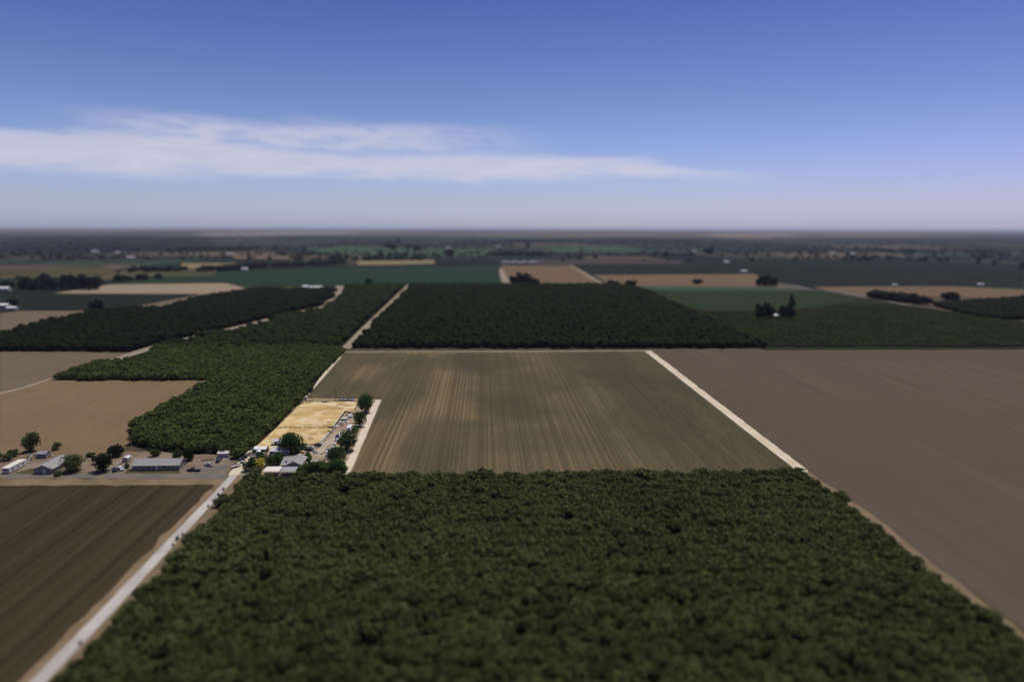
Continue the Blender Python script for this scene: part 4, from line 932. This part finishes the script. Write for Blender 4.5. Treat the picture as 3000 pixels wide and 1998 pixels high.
heap('sand_heap', 'pale sand heap beside the flat dark topped trailer', 'sand', *K(230, 1000), 12, .6, M['rubble'], 36)
heap('scrap_heap', 'dark burnt debris flat on the yard', 'scrap', *K(290, 525), 11, .25, M['scrap_dark'], 37, jk)
heap('canopy_heap', 'white topped junk pile at the paddock end of the yard', 'covered heap', *K(205, 420), 9, .9, M['white_tarp'], 38, jk)
heap('scrap_heap', 'dark junk in front of the white topped pile', 'scrap', *K(190, 440), 9, .4, M['scrap_dark'], 39, jk)
sheets('panel_stack', 'white panels flat on the ground by the round bush', 'panels', *K(40, 385), 2.0, .9, M['white_tarp'], 40, 3, jk)
crate('gate_pillar', 'brown square pillar beside the dark round car', 'pillar', *K(330, 345), .45, .45, .95, M['rust'], M['post'], 0)
heap('covered_heap', 'white and dark junk beside the bush next to the farmhouse', 'covered heap', *K(220, 860), 5, .7, M['white_paint'], 41, jk)
heap('scrap_heap', 'red and dark scrap at the farmhouse corner', 'scrap', 896, 1359.5, 7, .8, M['rust'], 42, jk)
heap('covered_heap', 'small white heap above the red scrap at the farmhouse corner', 'covered heap', 899.5, 1356.5, 4, .6, M['white_tarp'], 43, jk)
crate('wooden_hutch', 'tan wooden hutch behind the farmhouse ridge', 'hutch', 886.5, 1329, 1.3, 1.0, 1.1, M['plywood'], M['plywood'], .1)
sheets('board_stack', 'white planks behind the farmhouse next to the wooden hutch', 'boards', 893, 1325.5, 1.5, .8, M['white_tarp'], 44, 4, jk)
crate('cooler', 'pinkish white chest in front of the brown shed', 'chest', 771, 1332, 1.3, .7, .7, M['pink_board'], M['white_paint'], .1, jk)
heap('scrap_heap', 'red and dark machine parts between hut and workshop', 'scrap', 781, 1333.5, 10, .7, M['rust'], 45, jk)
t = thing('tyre_stack', 'pale tyre shaped ring standing before the workshop', 'tyre', G(796.5, 1337), ROWA)
for k in range(3):
    mb = MB(); n = 14
    for i in range(n):
        a0, a1 = 2 * math.pi * i / n, 2 * math.pi * (i + 1) / n
        mb.tube((math.cos(a0) * .48, math.sin(a0) * .48, .14 + .25 * k), (math.cos(a1) * .48, math.sin(a1) * .48, .14 + .25 * k), .14, .14, 7, False)
    mb.build('tyre', M['rubble'], t)
heap('scrap_heap', 'grey clutter beside the ring before the workshop', 'scrap', 803.5, 1335.5, 5, .6, M['scrap_grey'], 46, jk)
heap('scrap_heap', 'debris at the paddock side of the entrance drive', 'scrap', 698.5, 1362.5, 8, .45, M['rubble'], 47, jk)
# bank of pale rubble along the yard edge
def rubble():
    r = np.random.default_rng(5); mb = MB(); P = along([(964.5, 1271), (952, 1285), (944, 1295), (938, 1303), (943, 1305)], 150)
    for i, (x, y) in enumerate(P):
        p = at(x + r.normal(0, 1.4), y + r.normal(0, .8)); s = r.uniform(.18, .5)
        mb.box((p.x, p.y, .12 + s * .35 + r.uniform(0, .35)), (s * r.uniform(.8, 1.8), s * r.uniform(.8, 1.4), s), r.uniform(0, 3), r.uniform(-.5, .5), r.uniform(-.5, .5))
    tag(mb.build('rubble', M['rubble']), 'bank of broken pale rubble along the paddock edge of the yard', 'rubble', None, 'stuff')
rubble()
def litter(seed, mat, label, n, zones_=None):
    r = np.random.default_rng(seed); mb = MB()
    zones = [((1022, 1206), (1005, 1240), 9), ((1000, 1232), (985, 1256), 9), ((1006, 1258), (985, 1290), 5), ((985, 1292), (955, 1345), 7), ((962, 1318), (950, 1352), 9), ((982, 1250), (948, 1292), 4), ((905, 1308), (935, 1312), 5), ((770, 1335), (812, 1338), 3), ((690, 1366), (712, 1350), 4), ((912, 1318), (930, 1330), 6)] if not zones_ else zones_
    for i in range(n):
        a, b_, w_ = zones[r.integers(len(zones))]; t = r.random(); p = at(a[0] + (b_[0] - a[0]) * t + r.normal(0, w_ * .5), a[1] + (b_[1] - a[1]) * t + r.normal(0, 1.2)); s = r.uniform(.2, .62)
        mb.box((p.x, p.y, .14 + s * .3), (s * r.uniform(.8, 2.2), s * r.uniform(.7, 1.5), s * r.uniform(.25, .9)), r.uniform(0, 3), r.uniform(-.3, .3), r.uniform(-.3, .3))
    tag(mb.build('debris', mat), label, 'debris', None, 'stuff')
litter(61, M['white_tarp'], 'small pale litter scattered through the junk yard', 110)
litter(62, M['scrap_dark'], 'small dark litter scattered through the junk yard', 120)
litter(63, M['rust'], 'small rusty litter scattered through the junk yard', 50)

nb = [((90, 1336), (160, 1338), 12), ((335, 1360), (378, 1352), 8), ((585, 1350), (665, 1345), 14), ((60, 1372), (90, 1340), 10), ((250, 1345), (330, 1348), 14)]
litter(64, M['rubble'], 'small pale clutter in the neighbouring yards across the lane', 70, nb)
litter(65, M['scrap_dark'], 'small dark clutter in the neighbouring yards across the lane', 70, nb)

# ------------------------------------------------------------------ trees of the farmstead
row = 'shade trees beside the two rut track'
tree('shade_tree', 'tallest shade tree, at the paddock end of the two rut track', 'tree', 1071, 1209.5, 46, 11.2, M['leaf_tree'], 1, .14, 2400, .34, 30, row)
tree('shade_tree', 'ragged shade tree between the tallest one and the camper', 'tree', 1054, 1250, 39, 8.4, M['leaf_tree'], 2, .14, 1700, .32, 22, row, shell=.75)
tree('bright_shrub', 'bright green shrub between camper and ragged shade tree', 'shrub', 1040, 1268, 21, 3.2, M['leaf_bright'], 3, .05, 700, .25, 14)
tree('shade_tree', 'wide shade tree below the camper', 'tree', 1018, 1319, 59, 9.8, M['leaf_tree'], 4, .12, 2600, .32, 32, row)
tree('shade_tree', 'dense shade tree beside the blue tarp end of the yard', 'tree', 990, 1357, 58, 8.0, M['leaf_tree'], 5, .10, 2400, .3, 30, row)
tree('shade_tree', 'low shade tree at the orchard end of the two rut track', 'tree', 986, 1387, 50, 6.4, M['leaf_tree'], 6, .08, 1700, .3, 24, row)
tree('yard_shrub', 'leafy shrub with a dark car in it', 'shrub', 950, 1381, 44, 4.8, M['leaf_tree'], 7, .04, 1200, .27, 20)
tree('yard_shrub', 'leafy shrub between farmhouse corner and hidden car', 'shrub', 914, 1382, 44, 4.2, M['leaf_tree'], 8, .04, 1200, .27, 20)
tree('round_tree', 'huge dense round shade tree behind the workshop', 'tree', 854, 1325, 64, 9.6, M['leaf_big'], 9, .10, 4200, .32, 46)
tree('yard_shrub', 'grey green bush at the yard side of the huge round tree', 'shrub', 886, 1322, 27, 4.0, M['leaf_olive'], 10, .04, 900, .27, 16)
tree('yard_shrub', 'pale leaved bush at the foot of the huge round tree', 'shrub', 868, 1331, 26, 3.4, M['leaf_olive'], 11, .04, 900, .27, 14)
tree('garden_tree', 'dark evergreen bush beside the entrance drive', 'shrub', 733, 1379, 38, 5.6, M['leaf_big'], 12, .04, 1300, .27, 20)
tree('garden_tree', 'green bush behind the yellow blossoming one', 'shrub', 764, 1354, 27, 4.8, M['leaf_tree'], 13, .04, 900, .27, 16)
tree('blossom_bush', 'yellow blossoming bush among dark garden shrubs', 'shrub', 759, 1375, 36, 5.0, M['leaf_yellow'], 14, .06, 1500, .24, 22)
tree('garden_tree', 'dark green garden shrub between yellow bush and farmhouse', 'shrub', 792, 1366, 36, 5.0, M['leaf_big'], 15, .04, 1200, .27, 18)
tree('garden_tree', 'dark green garden shrub touching the farmhouse wing', 'shrub', 814, 1360, 30, 4.4, M['leaf_big'], 16, .04, 1000, .27, 16)
tree('garden_tree', 'green shrub between workshop door and farmhouse wing', 'shrub', 820, 1348, 36, 3.4, M['leaf_tree'], 17, .03, 900, .27, 16)
tree('garden_tree', 'small dark bush behind the white hut', 'shrub', 743.5, 1332, 14, 2.6, M['leaf_big'], 18, .03, 500, .24, 10)
tree('garden_tree', 'dark bush at the yard side of the farmhouse roof', 'shrub', 902, 1346.5, 22, 3.7, M['leaf_tree'], 19, .03, 800, .27, 14)
tree('garden_tree', 'low green bush below the dark one at the farmhouse roof', 'shrub', 905, 1353, 17, 2.4, M['leaf_bright'], 20, .03, 600, .25, 12)
tree('bright_shrub', 'bright green shrub at the foot of the low shade tree by the orchard', 'shrub', 1004, 1384, 30, 3.4, M['leaf_bright'], 21, .03, 800, .25, 14)
tree('bright_shrub', 'bright green shrub between hidden car and low shade tree', 'shrub', 967, 1387, 30, 3.2, M['leaf_bright'], 22, .03, 800, .25, 14)
tree('bright_shrub', 'bright green shrub beside the grey patio cover', 'shrub', 889, 1381, 28, 2.8, M['leaf_bright'], 23, .03, 800, .25, 14)
tree('yard_shrub', 'olive green shrub at the lane corner of the cream carport', 'shrub', 752, 1388, 34, 3.0, M['leaf_olive'], 24, .03, 800, .25, 14)
def weed(label, px, py, w_, h_, seed, mat=None):
    r = np.random.default_rng(seed); n = 70; a = r.uniform(0, 6.28, n); rad = r.uniform(.1, 1, n) * w_ / 2; V = []
    for i in range(n):
        d = np.array([math.cos(a[i]), math.sin(a[i]), 0]); s = np.array([-d[1], d[0], 0]) * .09; p = d * rad[i] * .4; q = d * rad[i] + np.array([0, 0, h_ * r.uniform(.5, 1)]); m_ = (p + q) / 2 + np.array([0, 0, .12])
        V += [p, m_ - s, q, m_ + s]
    return tag(link('weed_clump', np_mesh('weed_clump', np.array(V), np.arange(4 * n).reshape(-1, 4)), mat or M['leaf_tree'], None, G(px, py, .15)), label, 'weed', 'weeds along the lane')
for i, (x, y, w_, lab) in enumerate([(520, 1583, 1.7, 'big weed clump on the orchard verge half way down the lane'), (535, 1568, .9, 'small weed just above the big weed clump of the lane'), (507, 1599, .9, 'small weed just below the big weed clump of the lane'),
                                     (655, 1437, 1.3, 'weed clump on the verge near the farmyard end of the lane'), (640, 1452, 1.2, 'weed clump below the uppermost one of the lane'), (610, 1486, 1.1, 'weed clump alone on the upper part of the lane verge'), (236, 1888, 1.1, 'lowest weed clump on the orchard verge of the lane')]):
    weed(lab, x, y, w_ * 1.2, w_, 200 + i)
for i, (x, y) in enumerate([(926, 1198), (931, 1198.4), (935, 1198.2), (940, 1198.5), (948, 1198)]):
    pass

# ------------------------------------------------------------------ neighbours across the lane
a, b_ = at(384, 1363, 2.6), at(523, 1363, 2.6); c_ = (a + b_) / 2
gable('farmhouse', 'long grey roofed farmhouse with a lawn across the lane', 'house', Vector((c_.x, c_.y + 4.2, .1)), (b_ - a).length - .6, 8.0, 2.5, 1.7, 'x', M['shingle'], M['stucco'], .5,
      openings=(('window', -7, -4, 1.5, 1.6, 1.1, 'f'), ('window', -3, -4, 1.5, 1.6, 1.1, 'f'), ('door', .5, -4, 1.05, 1, 2.1, 'f', M['trim']), ('window', 4, -4, 1.5, 1.8, 1.1, 'f'), ('window', 8, -4, 1.5, 1.4, 1.1, 'f')))
a = at(98, 1374, 2.6); b_ = at(148, 1374, 2.6); c_ = (a + b_) / 2
gable('farmhouse', 'darker grey roofed house between the white trailer and a round tree', 'house', Vector((c_.x, c_.y + 7.2, .1)), 8.2, 14, 2.5, 1.7, 'y', M['shingle'], M['stucco'], .45,
      openings=(('window', -1.5, -7, 1.5, 1.2, 1.1, 'f'), ('window', 2.2, -7, 1.5, 1.2, 1.1, 'f'), ('door', .4, -7, 1.05, .9, 2.1, 'f', M['trim']), ('window', 4.1, -3, 1.5, 1.4, 1.1, 's')))
t = thing('mobile_home', 'long white trailer home beside the darker grey roofed house', 'trailer', G(44, 1376), ROWA)
mb = MB(); mb.box((0, 0, 1.6), (3.2, 12, 2.3)); mb.build('body', M['rubble'], t)
mb = MB(); mb.side([(-6.1, 2.76), (6.1, 2.76), (6.1, 2.9), (0, 3.0), (-6.1, 2.9)], -1.68, 1.68); mb.build('roof', M['cream_roof'], t)
for y in (-3.5, 0, 3.5): pane('window', t, 1.6, y, 1.8, 1.1, .8, 's')
pane('window', t, 0, -6, 1.8, 1.4, .8, 'f', None, True)
for x in (-1.1, 1.1):
    for y in (-2, 2): mb = MB(); mb.tube((x - .1, y, .35), (x + .1, y, .35), .35, .35, 10); mb.build('wheel', M['rubber'], t)
gable('garden_hut', 'small pale hut at the orchard end of the long farmhouse', 'hut', G(372, 1352), 2.6, 3.2, 2.0, .6, 'y', M['rubble'], M['pale_wall'], .2)
gable('garden_hut', 'small dark roofed hut behind the darker grey roofed house', 'hut', G(128, 1340), 4.5, 3.5, 2.2, .8, 'x', M['scrap_grey'], M['stucco'], .2)
heap('scrap_heap', 'reddish clutter behind the darker grey roofed house', 'scrap', 118, 1335, 18, 1.0, M['rust'], 60)
tree('yard_tree', 'tall dark tree standing alone behind the darker grey roofed house', 'tree', 95, 1322, 46, 9.4, M['leaf_orchard_green'], 30, .10, 1600, .34, 22)
tree('yard_shrub', 'small dark bush on the bare field edge across the lane', 'shrub', 167, 1318, 28, 3.6, M['leaf_orchard_green'], 31, .04, 600, .3, 12)
tree('yard_shrub', 'dark bush at the far end of the white trailer home', 'shrub', 12, 1350, 44, 4.6, M['leaf_orchard_green'], 32, .04, 700, .3, 14)
tree('yard_shrub', 'dark bush between trailer home and tall dark tree', 'shrub', 40, 1338, 30, 3.6, M['leaf_orchard_green'], 36, .04, 600, .3, 12)
tree('yard_tree', 'round green tree between two houses across the lane', 'tree', 213, 1381, 58, 7.6, M['leaf_orchard_green'], 33, .06, 1800, .34, 26)
tree('yard_tree', 'dark tree at the driveway of the long farmhouse', 'tree', 305, 1381, 54, 8.4, M['leaf_orchard_dark'], 34, .10, 1700, .34, 24)
tree('yard_tree', 'lower dark tree behind the driveway tree across the lane', 'tree', 340, 1337, 42, 5.4, M['leaf_orchard_dark'], 35, .06, 900, .34, 16)
tree('yard_shrub', 'low bush beside the farm track across the lane', 'shrub', 266, 1340, 24, 2.4, M['leaf_orchard_green'], 37, .03, 500, .3, 10)
tree('yard_shrub', 'round little bush on the side road verge', 'shrub', 170, 1396, 18, 2.3, M['leaf_olive'], 38, .03, 500, .28, 10)
tree('yard_tree', 'dark tree at the back of the grey forecourt', 'tree', 553, 1350, 30, 5.0, M['leaf_orchard_dark'], 39, .08, 800, .32, 14)

car('dark car beside the pale one on the long farmhouse driveway', 336, 1380, .6, M['black_paint'], 'car', 4.6)
car('silver car at the orchard side of the grey forecourt', 612, 1366, 1.2, M['silver'], 'car', 4.6)
gable('garden_hut', 'pale roofed shed at the orchard corner of the forecourt', 'hut', G(658, 1338), 5.0, 4.0, 2.2, .7, 'x', M['rubble'], M['pale_wall'], .25)
tree('yard_shrub', 'dark shrub behind the long grey roof, at its forecourt end', 'shrub', 520, 1340, 26, 3.8, M['leaf_orchard_green'], 40, .04, 500, .3, 10)
tree('yard_shrub', 'dark shrub behind the middle of the long grey roof', 'shrub', 455, 1336, 30, 3.6, M['leaf_orchard_green'], 41, .04, 500, .3, 10)
tree('yard_shrub', 'olive shrub at the lawn corner of the long grey roofed farmhouse', 'shrub', 372, 1372, 16, 2.4, M['leaf_olive'], 42, .04, 400, .3, 8)

# ------------------------------------------------------------------ far trees and buildings
fm = M['leaf_far']
def ft(label, px, py, wpx, hpx, seed, name='grove_tree', group=None, clear=.05, leaves=420):
    hgt = hpx * mpp(px, py) * 1.02; wm = wpx * mpp(px, py)
    return tree(name, label, 'tree', px, py, wpx, hgt, fm, seed, clear, leaves, wm * .09, 14, group)
for i, (x, wd, hp) in enumerate([(8, 36, 24), (34, 30, 24), (72, 44, 36), (104, 36, 30), (134, 46, 42), (160, 34, 34), (190, 38, 40), (214, 36, 42), (240, 38, 42), (262, 30, 38), (284, 44, 36)]):
    ft('big dark tree in the long grove behind the sandy ground', x, 848 + (i % 2) * 2, wd, hp, 300 + i, group='trees of the long dark grove')
ft('lone dark tree at the corner of the brown fallow field', 282, 914, 42, 33, 320, 'lone_tree')
ft('dark tree shading a pale house by the brown fallow field', 36, 899, 34, 22, 321, 'lone_tree')
ft('lone dark tree at the edge of the teal field', 1079, 837, 22, 20, 322, 'lone_tree')
for i, (x, wd, hp) in enumerate([(1504, 26, 28), (1522, 28, 38), (1540, 30, 36), (1556, 26, 28), (1570, 24, 20)]):
    ft('dark tree in the clump at the corner of the tan stubble field', x, 838, wd, hp, 330 + i, group='clump at the tan stubble field')
ft('dark round bush at the tan strip, on the side of the pale path', 1796, 838, 38, 17, 340, 'field_bush')
ft('dark round bush at the tan strip, on the side of the green verge', 1846, 839, 36, 16, 341, 'field_bush')
for i, (x, wd, hp) in enumerate([(2226, 30, 26), (2246, 32, 32), (2264, 28, 24)]):
    ft('dark tree in the group at the end of the long tan stubble strip', x, 839, wd, hp, 345 + i, group='group at the tan strip end')
ft('pair tree of the olive crop, on the pale patch side', 2228, 932, 30, 38, 350); ft('pair tree of the olive crop, beside the tiny pale hut', 2250, 931, 34, 42, 351)
ft('broad tree beside the cypress in the olive crop', 2298, 932, 32, 36, 352)
ft('tall pointed cypress standing in the olive crop', 2318, 931, 24, 62, 353, 'cypress', None, .02, 600)
ft('big dark bush beside the narrow tan strip', 2786, 879, 50, 22, 354, 'field_bush')
ft('dark bush on the long tan strip near its verge', 2042, 832, 30, 13, 355, 'field_bush')
for i, (x, y, wd, hp) in enumerate([(1115, 748, 18, 16), (1135, 728, 20, 16), (1150, 733, 22, 18), (1168, 715, 16, 14), (1196, 735, 20, 18), (1222, 735, 26, 16), (1190, 752, 18, 14), (1318, 750, 34, 20)]):
    ft('dark tree scattered over the pale green far field', x, y, wd, hp, 360 + i, group='trees on the pale green far field', leaves=260)
for i, (x, y, wd, hp) in enumerate([(2075, 745, 36, 20), (1546, 730, 14, 22), (1920, 756, 16, 22), (1950, 756, 20, 18), (2866, 775, 18, 20), (2912, 778, 14, 14), (2995, 790, 16, 20)]):
    ft('dark tree beyond the wide dark crop', x, y, wd, hp, 380 + i, group='trees beyond the wide dark crop', leaves=260)
t = thing('greenhouse', 'row of low grey greenhouse roofs behind the tan stubble', 'greenhouse', G(1524, 773, .2), ROWA)
for k in range(4):
    mb = MB(); x0 = (k - 1.5) * 29; mb.front([(x0 - 14, 0), (x0 + 14, 0), (x0 + 14, 4), (x0, 8), (x0 - 14, 4)], -25, 25); mb.build('bay', M['pale_wall'], t)
far_g = 'tiny pale farm buildings far across the plain'
fl = [('white roofed barn at the edge of the long dark grove', 4, 853, 30, 10, 5), ('pale house under the dark tree by the brown fallow field', 37, 908, 12, 8, 3), ('white gabled barn beside the pale house at the brown fallow field', 10, 902, 16, 10, 4),
      ('white shed at the bend of the curving pale track', 896, 846, 10, 8, 4), ('long grey barn at the bend of the curving pale track', 927, 848, 22, 9, 4), ('pale shed between the curving track and the lone tree', 1051, 842, 16, 8, 3.5),
      ('tiny pale hut between the pair trees and the cypress', 2273, 931, 6, 6, 3)]
for lab, x, y, w_, d, h_ in fl:
    gable('farm_building', lab, 'building', G(x, y, .3), w_, d, h_, h_ * .4, 'x', M['white_roof'], M['pale_wall'], .4, openings=(('door', 0, -d / 2, h_ * .35, h_ * .5, h_ * .7, 'f', M['dark'], False),))
for x, y, w_, d, h_ in [(280, 741, 44, 30, 10), (346, 744, 36, 24, 9), (384, 759, 40, 24, 9), (675, 750, 30, 22, 10), (718, 795, 26, 16, 9), (1314, 731, 34, 24, 12), (2127, 774, 26, 20, 10), (2178, 801, 24, 16, 8), (2030, 740, 40, 24, 9), (2497, 748, 34, 24, 9), (2437, 746, 40, 24, 9), (1460, 725, 50, 30, 9), (2620, 838, 16, 10, 4), (2870, 837, 22, 12, 4)]:
    gable('farm_building', 'tiny pale building among far dark fields', 'building', G(x, y, .3), w_ * .6, d * .6, h_ * .7, h_ * .25, 'x', M['rubble'], M['pale_wall'], .4, far_g)
